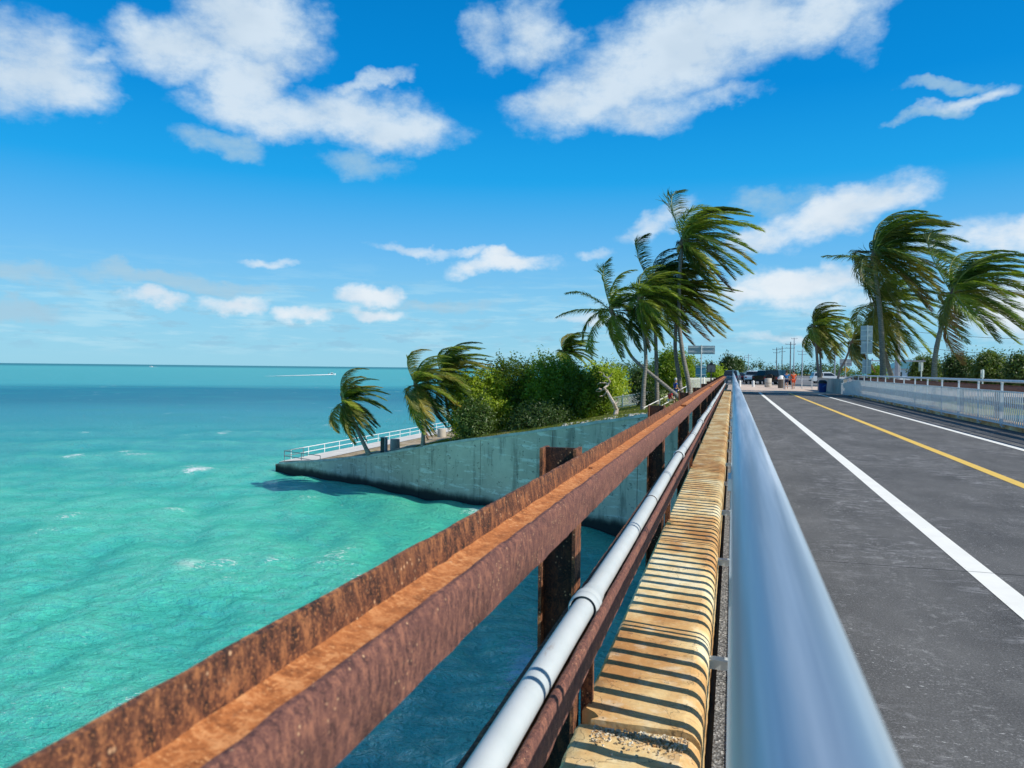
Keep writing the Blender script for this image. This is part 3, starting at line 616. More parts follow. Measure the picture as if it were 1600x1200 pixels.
# ------------------------------------------------------------------ aluminium railings
def railing(root, x0, y0, y1, post0, posts_dy, side, top_z=1.48, end_drop=None, near=False):
    """side +1: standoffs point to -x (kerb on the left), -1: mirrored"""
    def ez(y): return 0 if end_drop is None or y < end_drop[0] else -(y - end_drop[0]) / (y1 - end_drop[0]) * end_drop[1]
    ys = list(np.arange(y0, y1, .5 if near else 2.0)) + [y1]
    xo = .024 if side > 0 else -.03
    MB().tube([(xo + x0, y, top_z + ez(y)) for y in ys], .0445, 40 if near else 12).build('top_rail', ALU if near else ALU_MATT, root, True)
    for z in (1.16, .17):
        m = MB(); n = len(ys)
        for y in ys:
            e = ez(y) if z > 1 else ez(y) * .5
            for dx, dz in ((-.017, -.02), (.017, -.02), (.017, .02), (-.017, .02)): m.v.append((x0 + dx, y, z + dz + e))
        for i in range(n - 1):
            for j in range(4): m.f.append((i * 4 + j, i * 4 + (j + 1) % 4, i * 4 + 4 + (j + 1) % 4, i * 4 + 4 + j))
        m.f += [(3, 2, 1, 0), (n * 4 - 4, n * 4 - 3, n * 4 - 2, n * 4 - 1)]; m.build('mid_rail' if z > 1 else 'bottom_rail', ALU_MATT, root)
    pm = MB()
    pm.box((0, -.035, .76), (.046, .016, 1.36)); pm.box((0, .035, .76), (.046, .016, 1.36)); pme = pm.me('post', ALU_MATT)
    cm = MB(); cm.box((0, 0, 1.415), (.06, .12, .03)); cme = cm.me('post_cap', ALU_MATT)
    sm_ = MB(); sm_.box((-.07 * side, 0, .07), (.13, .07, .05)); sme = sm_.me('standoff', GALV)
    y = post0; ps = []
    while y < y1 + .1:
        if y >= y0 - .01:
            e = ez(y); o = link('post', pme, root, (x0, y, e)); link('post_cap', cme, o); link('standoff', sme, o, (0, 0, -e)); ps.append(y)
        y += posts_dy
    bme = MB().box((0, 0, 0), (.016 if near else .022, .060 if near else .062, .95)).me('baluster', ALU_MATT)
    allb = [y for y in np.arange(y0 + .05, y1, .175) if min(abs(y - q) for q in ps) > .075]
    single = allb[:295] if near else allb[-295:] if False else allb[:295]
    for y in single: link('baluster', bme, root, (x0, y, .665 + ez(y) * .75))
    rest = allb[295:]
    if rest:
        m = MB()
        for y in rest: m.box((x0, y, .665 + ez(y) * .75), (.02, .06, .95))
        tag(m.build('balusters_far', ALU_MATT, root), kind='stuff')
lf = empty('railing', (0, 0, 0), 0, 'silver tubular handrail railing right beside the camera, along the ochre kerb', 'railing')
railing(lf, .022, -2.4, 62.4, 2.05 - 2.36, 2.36, 1, near=True)
# its end returns across the kerb
m = MB()
for x in np.arange(-.62, -.02, .085): m.box((x, 62.45, .72), (.03, .012, 1.1))
m.box((-.32, 62.45, 1.28), (.66, .05, .05)); m.box((-.32, 62.45, .2), (.66, .04, .04)); m.build('end_return', WHITE, lf)
MB().lathe([(.05, 0), (.05, 1.5), (.07, 1.55), (.03, 1.68), (.06, 1.74), (.02, 1.82)], (0, 62.5, 0), 10).build('end_post', WHITE, lf, True)
rf = empty('railing', (8.0, 14, 0), 0, 'long silver picket railing along the far side of the roadway', 'railing')
railing(rf, 0., 0, 49.6, 1.2, 2.36, -1, 1.48, (42.5, .40))

# ------------------------------------------------------------------ plaza and things around it
sheet('plaza', -.5, 30, 64.3, 96.5, .003, PLAZA, 'pinkish concrete plaza at the bridge end', 'plaza')
sheet('car_park', -3, 60, 96.7, 420, -.001, M_simple('old_asphalt', (.16, .16, .165), .9, 0, .5, .2), 'grey car park tarmac beyond the plaza', 'car park')
tag(MB().box((10, 96.4, .05), (26, .2, .12)).build('plaza_edge', CONC), 'low concrete kerb between plaza and car park', 'kerb', kind='structure')
# concrete parapet past the far railing
par = empty('parapet', (8.3, 63.6, 0), 0, 'pale concrete parapet wall behind the blue bin', 'parapet')
a = Vector((0, 0)); b = Vector((-.55, 13.5)); ang = math.atan2(b.x, b.y)
for i in range(7):
    q = b * ((i + .5) / 7); MB().box((q.x, q.y, .58), (.22, b.length / 7 - .03, 1.16), -ang).build('panel', CONC, par, bevel=.01)
gate = empty('gate', (7.2, 77.6, 0), 0, 'white post and rail fence at the plaza edge behind the walkers', 'fence')
for x in (0, -.9, -1.8, -2.5): MB().box((x, 0, .55), (.09, .09, 1.1)).build('post', WHITE, gate)
for z in (.25, 1.0): MB().box((-1.25, 0, z), (2.5, .05, .06)).build('rail', WHITE, gate)
# blue bin
bn = empty('trash_bin', at(1285, 613, z=0), 0, 'blue rubbish bin with a black domed lid at the end of the far railing', 'bin')
MB().lathe([(.27, 0), (.29, .05), (.34, .72), (.35, .74)], n=20).build('body', M_simple('blue_plastic', (.012, .055, .26), .45, 0, 3, .1, 0), bn, True)
MB().lathe([(.36, .74), (.365, .80), (.34, .90), (.25, 1.0), (.14, 1.02)], n=20).build('lid', BLACKP, bn, True)
MB().box((.1, -.345, .55), (.30, .02, .09), 0, 1, -.5).build('sticker', M_simple('blue_label', (.03, .14, .42), .5, 0, 3, .1, 0), bn)
for (x, y), l in (((1156, 604), 'short pale bollard on the plaza, the one nearer the silver handrail'), ((1177, 604.5), 'short pale bollard on the plaza, farther right, beside the round planter')):
    tag(MB().lathe([(.13, 0), (.13, .58), (.10, .66), (.03, .69)], n=14).build('bollard', WHITE, smooth=True, loc=at(x, y, z=0)), l, 'bollard', 'short bollards on the plaza')
pl = empty('planter', at(1200, 605, z=0), 0, 'round concrete planter drum on the plaza in front of a black truck', 'planter')
MB().lathe([(.33, 0), (.36, .05), (.36, .92), (.33, .96), (.28, .96), (.27, .9)], n=20).build('drum', CONC, pl, True); MB().lathe([(.362, .42), (.372, .43), (.372, .47), (.362, .48)], n=20).build('band', DARKCONC, pl)
cn = empty('litter_can', at(1220.5, 606.5, z=0), 0, 'brown slatted litter can with a white bag top beside the walkers', 'bin')
MB().lathe([(.30, 0), (.30, .86)], n=16).build('drum', DARKCONC, cn, True)
slat = MB().box((0, 0, .45), (.055, .02, .8)).me('slat', M_simple('brown_slat', (.14, .11, .085), .8))
for i in range(18): q = 2 * math.pi * i / 18; link('slat', slat, cn, (.31 * math.cos(q), .31 * math.sin(q), 0), (0, 0, q + math.pi / 2))
m = MB(); g = np.random.default_rng(2); prf = [(.31, .86), (.36, .95), (.30, 1.12), (.2, 1.25), (.08, 1.3)]; m.lathe(prf, n=11); m.v = [(x * (1 + .15 * math.sin(9 * z + 4 * x)), y * (1 + .12 * math.cos(7 * z)), z) for x, y, z in m.v]; m.build('bag', WHITE, cn, True)

# picket fence left of the rail end
def picket(x0, y0, x1, y1, z0, z1, h, name, label, n_each=.14):
    A = Vector((x0, y0, z0)); B = Vector((x1, y1, z1)); root = empty(name, A, 0, label, 'fence'); L = (B - A).length; D = B - A; rz = math.atan2(D.y, D.x)
    sme = MB().box((0, 0, h / 2), (.055, .03, h)).me('picket', WHITE); c = 0
    for i in range(int(L / n_each)):
        q = D * (i * n_each / L); link('picket', sme, root, q, (0, 0, rz)); c += 1
        if c > 290: break
    for z in (.15, h - .12): MB().tube([(0, 0, z), tuple(D + Vector((0, 0, z)))], .035, 5).build('rail', WHITE, root)
    for i in range(int(L / 2.4) + 1): MB().box(tuple(D * (i * 2.4 / L) + Vector((0, 0, h / 2 + .03))), (.1, .1, h + .08), rz).build('post', WHITE, root)
e0 = at(1073, 612, Y=72); e1 = at(1130, 603, Y=76)
picket(e0.x, 72, -1.0, 76, -.42, -.42, 1.45, 'picket_fence', 'white picket fence across the bank behind the road sign')
picket(-14.2, 76, -7.4, 72, float(gz(-14.2)) , float(gz(-7.4)), 1.2, 'picket_fence', 'grey white fence climbing the bank behind the bare dead tree')

# promenade railing along the water and at the point
def tube_rail(pts, name, label, h, mat, dy, rr=.035):
    root = empty(name, pts[0], 0, label, 'railing'); o0 = Vector(pts[0])
    for z in (h, h * .5): MB().tube([tuple(Vector(p_) - o0 + Vector((0, 0, z))) for p_ in pts], rr, 8).build('rail', mat, root, True)
    for A, B in zip(pts[:-1], pts[1:]):
        A = Vector(A); B = Vector(B); n = max(1, round((B - A).length / dy))
        for i in range(n + (1 if B == Vector(pts[-1]) else 0)):
            q = A + (B - A) * i / n - o0; MB().tube([tuple(q), tuple(q + Vector((0, 0, h)))], rr, 8).build('post', mat, root)
tube_rail([(-40.9, 65.3, -7.36), (-40.9, 160, -7.36)], 'promenade_railing', 'white tubular railing running along the promenade by the sea', .98, WHITE, 3.2)
tube_rail([(-40.6, 67.0, -7.3), (-40.75, 63.9, -7.3), (-38.2, 62.7, -7.3), (-35.6, 61.6, -7.3)], 'end_railing', 'dark steel railing round the point of the seawall', .95, M_simple('weathered_steel', (.16, .20, .22), .6, .3), 2.6)
for (x, y), hh, l in (((617, 703), .95, 'stubby pale concrete bollard on dry soil between two palms'), ((690, 683), .85, 'stubby pale concrete bollard by the promenade near the bushes')):
    X = {617: -30.5, 690: -27.0}[x]; Yy = at(x, y, z=float(gz(X))).y
    q = at(x, y, z=float(gz(X)) + .03); z = float(gz(q.x)) + .03; q = at(x, y, z=z)
    tag(MB().lathe([(.42, 0), (.44, .08), (.42, hh), (.38, hh + .04), (.1, hh + .05)], n=16).build('concrete_bollard', CONC, smooth=True, loc=q), l, 'bollard', 'concrete bollards by the promenade')
q = on_wall(589, 712) + Vector((.1, 1.0, 0)); bx = empty('marker_box', (q.x, q.y, float(gz(q.x))), 0, 'dark upright box with a pale side behind the seawall next to the leaning palm', 'box')
MB().box((0, 0, .62), (.34, .5, 1.24)).build('body', BLACKP, bx, bevel=.02); MB().box((.22, 0, .62), (.1, .44, 1.2)).build('side_panel', POLE, bx); MB().box((.02, 0, 1.27), (.5, .56, .05)).build('cap', POLE, bx)

# ------------------------------------------------------------------ signs
def sign_post(name, x, ybase, ytop, Y, z0, panels, label, cat='sign', pr=.045, post_mat=GALV):
    b_ = at(x, ybase, Y=Y); root = empty(name, (b_.x, Y, z0), 0, label, cat); zt = at(x, ytop, Y=Y).z - z0
    MB().tube([(0, 0, 0), (0, 0, zt)], pr, 8).build('post', post_mat, root)
    for (xa, xb, ya, yb, mat, bars) in panels:
        A = at(xa, ya, Y=Y + .05); B = at(xb, yb, Y=Y + .05); cx_ = (A.x + B.x) / 2 - b_.x; wd = B.x - A.x; hh = A.z - B.z; zc = (A.z + B.z) / 2 - z0
        pn = MB().box((cx_, .07, zc), (wd, .012, hh)).build('panel', mat, root, bevel=.003)
        for f_ in bars: MB().box((cx_, .045, zc + hh * (f_ - .5)), (wd * .96, .04, .05)).build('batten', GALV, pn)
    return root
sign_post('road_sign', 1095, 606, 539, 60, -.42, [(1075, 1117, 540, 553.5, SIGNBACK, (.78, .25)), (1087, 1103, 571, 589, TEAL_SIGN, (.85, .2))], 'back of a wide grey road sign with a blue panel below, left of the bridge')
sign_post('road_sign', 1354, 592, 508, 57, -.42, [(1345, 1363.5, 509, 532, SIGNBACK, (.7, .3)), (1345.5, 1363, 532.6, 553, SIGNBACK, (.85, .1)), (1347.5, 1361, 562, 584, SIGNBACK, (.5,))], 'back of a tall stack of three grey sign panels in front of the big palm')
sign_post('parking_sign', 1439, 600, 566, 62, -.42, [(1435.5, 1442.5, 566, 580, GALV, (.5,))], 'narrow grey sign with a dark symbol in front of the round green tree')
sign_post('parking_sign', 1535, 600, 577, 52, -.42, [(1532.5, 1538, 578, 590, WHITE, (.5,))], 'small white marker plate on a short post before the right-hand bushes')
rs = sign_post('warning_sign', 1321, 592, 564, 110, -.2, [(1312, 1331, 561, 572, SIGNBACK, (.5,))], 'grey sign with a small yellow diamond beneath it beside the slanted palm')
A = at(1322, 577.5, Y=110); o = MB().box((A.x - rs.location.x, .0, A.z + .2), (.62, .02, .62), 0, 1, R(45)).build('diamond_panel', M_simple('yellow_sign', (.70, .40, .03), .5, 0, 3, .1, 0), rs)
mk = empty('historic_marker', (at(1111, 592, Y=64).x, 64, -.42), 0, 'dark cast historic marker plaque with an arched crest beside the picket fence', 'plaque')
A = at(1103.5, 569, Y=64); B = at(1117, 582, Y=64); ox = -mk.location.x; zc = (A.z + B.z) / 2 + .42; wd = B.x - A.x; hh = A.z - B.z
out = [(-wd / 2, -hh / 2), (wd / 2, -hh / 2), (wd / 2, hh / 2)] + [(wd * .24, hh / 2)] + [(wd * .2 * math.cos(t), hh / 2 + wd * .22 * math.sin(t)) for t in np.linspace(.1, math.pi - .1, 9)] + [(-wd * .24, hh / 2), (-wd / 2, hh / 2)]
MB().prism([(x, z + zc) for x, z in out], -.03, .03, 'Y').build('casting', BLACKP, mk); MB().box((0, -.035, zc - .02), (wd * .86, .01, hh * .8)).build('text_panel', PLAQ, mk); MB().tube([(0, 0, 0), (0, 0, zc)], .05, 8).build('post', BLACKP, mk)

# ------------------------------------------------------------------ poles and wires
def pole(x, ytop, D, mat, label, r=.16, arms=(), name='utility_pole', z0=-.2, cat='utility pole'):
    b_ = at(x, 586, Y=D); zt = at(x, ytop, Y=D).z - z0; root = empty(name, (b_.x, D, z0), 0, label, cat, 'poles along the highway')
    MB().tube([(0, 0, 0), (0, 0, zt)], [r, r * .7], 8).build('pole', mat, root)
    for fz, wl in arms:
        MB().box((0, 0, zt * fz), (wl, .12, .12)).build('crossarm', mat, root)
        for s_ in (-.46, 0.02, .46): MB().lathe([(.05, 0), (.08, .1), (.03, .22)], (s_ * wl, 0, zt * fz + .06), 6).build('insulator', POLE_DARK, root)
    return root
pole(1402, 452, 92, POLE, 'thick grey concrete utility pole behind the big palm on the right', .30, ((.29, 5.5), (.9, 3.2)))
for x, yt, D, l in ((1213, 543, 300, 'slim dark utility pole above the black jeep'), (1221.5, 541, 330, 'slim utility pole just right of the one over the jeep'), (1234.5, 534, 250, 'tall slim utility pole above the walkers'), (1253, 546, 260, 'dark utility pole above the pale parapet'), (1304, 538, 230, 'pale slim pole between the two small right-hand palms'), (1163, 556, 420, 'faint far pole above the parked cars, leftmost'), (1169, 553, 400, 'faint far pole just right of the leftmost one'), (1240, 528, 290, 'pale tall lamp mast beside the walkers')):
    pole(x, yt, D, POLE if 'pale' in l or 'faint' in l else POLE_DARK, l, .20, ((.93, 3.0), (.82, 2.4)) if 'mast' not in l else ((.98, 2.0),))
wr = empty('power_lines', (0, 0, 0), 0, 'three thin power lines crossing the sky at the right edge', 'power line')
for ya, yb in ((487, 493), (517, 526), (540, 553)):
    A = at(1402, ya - 2, Y=92); B = at(1700, yb + 4, Y=88); MB().tube([tuple(A.lerp(B, t) - Vector((0, 0, .9 * 4 * t * (1 - t) * .4))) for t in np.linspace(0, 1, 14)], .022, 5).build('wire', POLE_DARK, wr)

# ------------------------------------------------------------------ palms
WIND = Vector((.94, .20, .04)).normalized()
def frond_mesh(o, d0, L, wind, mat, g, nseg=16, droop=1.0, nl=84, wide=1.0):
    V = []; F = []; p_ = Vector(o); d_ = Vector(d0).normalized(); pts = [p_.copy()]; dirs = [d_.copy()]; st = L / nseg
    for i in range(nseg):
        t = (i + 1) / nseg
        d_ = (d_ + (Vector((0, 0, -1)) * .105 * droop * (.35 + t) + WIND * wind * .17 * (.20 + 1.25 * t * t)) ).normalized()
        p_ = p_ + d_ * st; pts.append(p_.copy()); dirs.append(d_.copy())
    # midrib: three-sided tube
    for i, q in enumerate(pts):
        r_ = .035 * (1 - i / nseg) + .007; sd_ = dirs[i].cross(Vector((0, 0, 1))); sd_ = sd_.normalized() if sd_.length > .01 else Vector((1, 0, 0)); up = sd_.cross(dirs[i])
        for a in (0, 2.1, 4.2): V.append(q + (sd_ * math.cos(a) + up * math.sin(a)) * r_)
    for i in range(nseg):
        for j in range(3): F.append((i * 3 + j, i * 3 + (j + 1) % 3, i * 3 + 3 + (j + 1) % 3, i * 3 + 3 + j))
    nr = len(F)
    for s_ in (-1, 1):
        for kx in range(nl):
            t = .10 + .90 * kx / (nl - 1); x = t * nseg; i = min(int(x), nseg - 1); fr = x - i; q = pts[i].lerp(pts[i + 1], fr); d_ = dirs[i].lerp(dirs[i + 1], fr).normalized()
            sd_ = d_.cross(Vector((0, 0, 1))); sd_ = sd_.normalized() if sd_.length > .05 else Vector((0, 1, 0)); up = sd_.cross(d_).normalized()
            ll = L * .27 * wide * (math.sin(math.pi * min(1, .16 + t * .80)) ** .7 + .05) * g.uniform(.82, 1.1)
            ld = (sd_ * s_ * 1.0 + d_ * (.55 + .7 * t) + up * .12 + WIND * wind * .72 + Vector((0, 0, -.30)) + Vector(g.normal(0, .13, 3))).normalized()
            l2 = (ld + WIND * wind * .5 + Vector((0, 0, -.38)) + Vector(g.normal(0, .10, 3))).normalized()
            wv = ld.cross(up); wv = wv.normalized() if wv.length > .02 else sd_; wv = (wv * .8 + up * g.uniform(-.7, .7)).normalized() * .028
            a = q; b = q + ld * ll * .5; c = b + l2 * ll * .5; n = len(V)
            V += [a - wv * .6, a + wv * .6, b + wv, b - wv, c]; F += [(n, n + 1, n + 2, n + 3), (n + 3, n + 2, n + 4)]
    me = bpy.data.meshes.new('frond'); me.from_pydata([tuple(v) for v in V], [], F); me.materials.append(mat); me.materials.append(MIDRIB)
    mi = np.zeros(len(F), dtype=np.int32); mi[:nr] = 1; me.polygons.foreach_set('material_index', mi); me.update(); return me
def palm(trunk, L, label, wind=1.0, nf=26, seed=1, gold=.15, r0=.17, coco=0, elo=-52, brown=1, extra=(), keep=.42, wide=1.0, upb=0):
    g = np.random.default_rng(seed); T = [Vector(p_) for p_ in trunk]; base = T[0]; root = empty('coconut_palm', base, 0, label, 'palm tree', 'coconut palms bent by the wind')
    # smooth the trunk line
    P_ = []; ext = [T[0] * 2 - T[1]] + T + [T[-1] * 2 - T[-2]]
    for i in range(1, len(ext) - 2):
        for t in np.linspace(0, 1, 7, endpoint=False):
            a, b, c, d_ = ext[i - 1:i + 3]; P_.append(.5 * ((2 * b) + (c - a) * t + (2 * a - 5 * b + 4 * c - d_) * t * t + (3 * b - a - 3 * c + d_) * t ** 3))
    P_.append(T[-1]); n = len(P_); rs = [r0 * (1.35 - .35 * min(1, i / (n * .12))) * (1 - .42 * i / n) * (1 + .05 * math.sin(i * 2.1)) for i in range(n)]
    MB().tube([tuple(q - base) for q in P_], rs, 9).build('trunk', TRUNK, root, True)
    hub = P_[-1] - base; ax = (P_[-1] - P_[-3]).normalized()
    MB().tube([tuple(hub - ax * .5), tuple(hub), tuple(hub + ax * .5)], [r0 * .6, r0 * 1.25, r0 * .5], 9).build('crownshaft', PALM_BROWN, root, True)
    ga = 2.399963
    nf = int(nf * 1.28)
    for i in range(nf):
        t = (i + .5) / nf; el = R(84 - (84 - elo) * t ** .85 + g.normal(0, 6)); az = i * ga + seed + g.normal(0, .15)
        d0 = Vector((math.cos(az) * math.cos(el), math.sin(az) * math.cos(el), math.sin(el) + upb)); wd_ = d0.dot(WIND)
        if wd_ < 0: d0 = d0 - WIND * wd_ * (1 - keep)
        d0 = (d0 + WIND * .18 + Vector((0, 0, .17))).normalized()
        ww = wind * g.uniform(.75, 1.2) * (1 - .35 * max(0, t - .6)) * (1.8 if (wd_ < -.1 and el > 0) or el > .7 else 1)
        mt = PALM_GOLD if g.random() < gold * (1.6 if t > .5 else .6) else PALM
        if brown and t > 1 - brown / nf: mt = PALM_BROWN
        fl = L * 1.1 * (1.0 - .25 * abs(t - .45)) * g.uniform(.88, 1.08) * (.62 if i < 2 else 1)
        me = frond_mesh(hub + ax * .15 * (1 - t), d0, fl, ww, mt, g, droop=.7 + .9 * t, wide=wide); o = link('frond', me, root)
    for e in extra:     # single fronds that stand out: direction, length, wind, droop
        o = link('frond', frond_mesh(hub, Vector(e[0]), e[1], e[2], PALM if len(e) < 5 else e[4], g, droop=e[3], wide=wide), root)
    if coco:
        cm = MB().lathe([(.03, -.13), (.11, -.07), (.13, 0), (.10, .09), (.03, .14)], n=8).me('coconut', COCO, True)
        for i in range(coco): a = g.uniform(0, 6.28); link('coconut', cm, root, hub + Vector((math.cos(a) * .34, math.sin(a) * .34, -.25 - g.uniform(0, .4))))
    return root
def TR(pts, Y, z0=None):
    """trunk line from sight lines at a given distance; y may be a list"""
    out = [at(x, y, Y=Y) for x, y in pts]
    if z0 is not None: out[0].z = z0
    return out
LX = Vector((-1, 0, 0))
# --- left-hand grove
palm(TR([(1079, 640), (1076, 600), (1067, 555), (1061, 500), (1062, 430), (1066, 379)], 60), 5.4, 'tallest coconut palm left of the bridge, with a cluster of coconuts under its crown', 1.05, 26, 11, .16, .20, 10, -50, 1, wide=1.0, upb=.2, keep=.25)
palm(TR([(1068, 640), (1061, 590), (1055, 545), (1056, 500), (1052, 468)], 64), 5.0, 'palm with yellow green fronds streaming right, low behind the tallest palm', 1.35, 24, 12, .65, .20, 4, -40, 3)
palm(TR([(1027, 640), (1026, 590), (1024, 520), (1020, 450)], 62), 4.6, 'dark dense palm with a straight trunk, left of the tallest palm', 1.0, 26, 13, .05, .19, 5, -50, 0, upb=.25)
palm(TR([(1004, 646), (1006, 600), (1009, 560), (1005, 510), (1000, 468)], 56), 4.1, 'palm with a slightly curved trunk standing on the wall edge, drooping fronds', .8, 22, 14, .06, .17, 3, -62, 1)
palm(TR([(1062, 622), (1040, 603), (1012, 580), (987, 557), (970, 524), (956, 488)], 57), 4.0, 'palm whose trunk leans far left over the bank, with a sparse crown', .75, 14, 15, .05, .15, 0, -60, 0, extra=[((-1, -.1, .25), 4.2, .12, .5), ((-.75, .1, .75), 4.2, .22, .8), ((-.35, 0, 1), 4.4, .6, .9), ((-.5, 0, .15), 3.6, .15, 2.2)], wide=.9)
palm(TR([(884, 600), (882, 570), (880, 553)], 84), 4.0, 'small palm crown rising behind the green bushes', 1.0, 20, 16, .1, .15, 0, -30, 0, upb=.3)
# --- on the point
def ground_at(x, y, z): q = at(x, y, z=z); q = at(x, y, z=float(gz(q.x)) + .0); return at(x, y, z=float(gz(q.x)))
b = ground_at(577, 711, -5); palm([b] + TR([(562, 680), (550, 655), (538, 628)], b.y), 3.6, 'short leaning palm nearest the point of the seawall, yellow-edged fronds', 1.0, 24, 21, .45, .17, 0, -58, 1, keep=.5)
b = ground_at(661, 698, -4.5); palm([b] + TR([(661, 665), (657, 630), (650, 603)], b.y), 4.1, 'upright palm behind the wall with gold and drooping dry fronds', .85, 24, 22, .35, .16, 0, -66, 2, keep=.5)
b = ground_at(712, 688, -3.8); b.y += 4; palm([b] + TR([(706, 660), (697, 625), (692, 590)], b.y), 4.6, 'taller dark palm merging into the left end of the bushes', 1.0, 26, 23, .12, .16, 0, -50, 1, upb=.2)
# --- right-hand group
palm(TR([(1380, 600), (1379, 560), (1376, 500), (1370, 440), (1366, 402)], 60), 5.6, 'largest palm right of the roadway, dense crown blown to the right', 1.1, 34, 31, .16, .22, 8, -60, 1, extra=[((-1, 0, .12), 3.4, .06, .1, PALM)], upb=.32)
palm(TR([(1397, 600), (1386, 566), (1374, 520), (1370, 478)], 66), 5.0, 'dark palm behind the largest right-hand one, drooping fronds below its crown', .8, 24, 32, .1, .20, 0, -70, 1)
palm(TR([(1460, 600), (1461, 560), (1470, 515), (1484, 478), (1488, 462)], 56), 5.2, 'rightmost palm with a bowed trunk', 1.2, 26, 33, .12, .18, 0, -56, 1, extra=[((-.35, -.3, -.2), 2.6, .2, 2.6, PALM_GOLD)], upb=.38)
palm(TR([(1281, 604), (1278, 575), (1275, 540), (1272, 512)], 100), 4.6, 'round-crowned palm behind the parapet, right of the walkers', .95, 28, 34, .16, .2, 0, -66, 1, upb=.35)
palm(TR([(1284, 602), (1282, 565), (1280, 520)], 106), 4.0, 'second thin palm directly behind the round-crowned one', .9, 18, 35, .16, .16, 0, -60, 1)
palm(TR([(1307, 604), (1312, 580), (1322, 560), (1331, 535)], 96), 4.0, 'small slanted palm between the round-crowned palm and the tall sign', .9, 20, 36, .5, .15, 0, -60, 1)

# ------------------------------------------------------------------ bushes and trees
def leaves(lobes, n, size, seed, shell=.55, up=.35):
    g = np.random.default_rng(seed); L_ = np.array([(c[0], c[1], c[2], c[3], c[4], c[5]) for c in lobes]); wt = (L_[:, 3] * L_[:, 4] * L_[:, 5]) ** .67; wt /= wt.sum()
    # twig clumps
    nc = max(20, n // 16); li = g.choice(len(lobes), nc, p=wt); dv = g.normal(size=(nc, 3)); dv /= np.linalg.norm(dv, axis=1)[:, None]
    lump = 1 + .22 * np.sin(dv[:, 0] * 5 + li) * np.cos(dv[:, 1] * 6 + li * 2) + .14 * np.sin(dv[:, 2] * 9 + li)
    rad = (g.uniform(shell ** 3, 1, nc) ** (1 / 3)) * lump; cc = L_[li, :3] + dv * L_[li, 3:6] * rad[:, None]
    ci = g.integers(0, nc, n); spread = g.uniform(.5, 1.4, nc) * size * 2.1
    pos = cc[ci] + g.normal(size=(n, 3)) * spread[ci][:, None] * np.array([.8, .8, .9])
    pos += dv[ci] * (g.random(n) ** 3 * size * 4)[:, None]      # stray shoots
    nm = dv[ci] * .8 + g.normal(size=(n, 3)) * .75 + np.array([0, 0, up]); nm /= np.linalg.norm(nm, axis=1)[:, None]
    a = np.cross(nm, g.normal(size=(n, 3))); a /= np.linalg.norm(a, axis=1)[:, None]; b = np.cross(nm, a); s = (size * g.uniform(.6, 1.25, n))[:, None]
    V = np.stack([pos - a * s, pos + b * s * .45, pos + a * s, pos - b * s * .45], 1).reshape(-1, 3); F = np.arange(n * 4).reshape(-1, 4); return V, F
def tree(name, base, lobes, n, size, mat, label, seed, cat='bush', group=None, trunks=3, th=.5, bark=None):
    root = empty(name, base, 0, label, cat, group); V, F = leaves(lobes, n, size, seed); V = V[np.repeat(V.reshape(-1, 4, 3)[:, :, 2].min(1) > -.1, 4)] if True else V; F = np.arange(len(V)).reshape(-1, 4)
    link('crown', mesh_np('crown', V, F, mat), root); g = random.Random(seed)
    for i in range(trunks):
        lb = lobes[i % len(lobes)]; t = Vector((lb[0] * .35 + g.uniform(-.4, .4), lb[1] * .35, 0)); e = Vector(lb[:3]); mid = t.lerp(e, .5) + Vector((g.uniform(-.4, .4), 0, g.uniform(-.2, .4)))
        MB().tube([tuple(t), tuple(mid), tuple(e)], [.13, .09, .04], 6).build('trunk', bark or BARK, root, True)
    return root
def bush_px(x0, x1, ytop, ybot, Y, mat, n, size, label, seed, zb=None, group='bushes behind the seawall', nl=7, cat='bush', name='bush'):
    A = at(x0, ybot, Y=Y); B = at(x1, ybot, Y=Y); T = at((x0 + x1) / 2, ytop, Y=Y); cx_ = (A.x + B.x) / 2; wd = (B.x - A.x) / 2; z0 = A.z if zb is None else zb; h = T.z - z0
    g = random.Random(seed); lobes = [(0, 0, h * .48, wd * .82, wd * .75, h * .44), (-wd * .25, 0, h * .62, wd * .55, wd * .5, h * .36), (wd * .3, 0, h * .60, wd * .5, wd * .5, h * .34)]
    for i in range(nl):
        a = i / nl * 6.28 + g.uniform(-.3, .3); q = g.uniform(.40, .62); r_ = g.uniform(.34, .48)
        lobes.append((math.cos(a) * wd * q, math.sin(a) * wd * q, h * g.uniform(.28, .66), wd * r_, wd * r_, h * g.uniform(.24, .34)))
    return tree(name, (cx_, Y, z0), lobes, n, size, mat, label, seed, cat, group)
big = [(706, 800, 578, 708, 59, 'leftmost big green bush of the row on the seawall, beside the palms'), (758, 852, 556, 700, 62, 'bright green bush second from the left in the row'), (815, 915, 552, 694, 60, 'tallest bright green bush in the middle of the row'), (872, 952, 578, 680, 58, 'darker green bush at the right end of the row, above the dead tree')]
for i, (x0, x1, yt, yb, Y, l) in enumerate(big): bush_px(x0 - 6, x1 + 6, yt, yb, Y, BUSH, 30000, .12, l, 40 + i)
bush_px(716, 775, 620, 705, 54.5, BUSH_DARK, 11000, .11, 'low dark bush in front at the foot of the leftmost big bush', 50)
bush_px(790, 905, 630, 694, 55, BUSH_DARK, 14000, .11, 'low dark undergrowth bush along the wall below the tallest bush', 51)
bush_px(905, 985, 568, 640, 76, BUSH, 16000, .13, 'green bush behind the dead tree and the grass slope', 52, zb=-3.2)
bush_px(975, 1030, 575, 634, 84, BUSH_DARK, 12000, .13, 'dark green bush between the leaning palm and the straight trunks', 53, zb=-2.4)
bush_px(1018, 1092, 548, 612, 78, BUSH, 18000, .13, 'yellow green tree behind the palm trunks left of the road sign', 54, zb=-.9, cat='tree', name='tree')
bush_px(990, 1040, 600, 645, 66, BUSH_DARK, 2500, .10, 'small dark shrub low between the two palm trunks', 55, zb=-2.4)
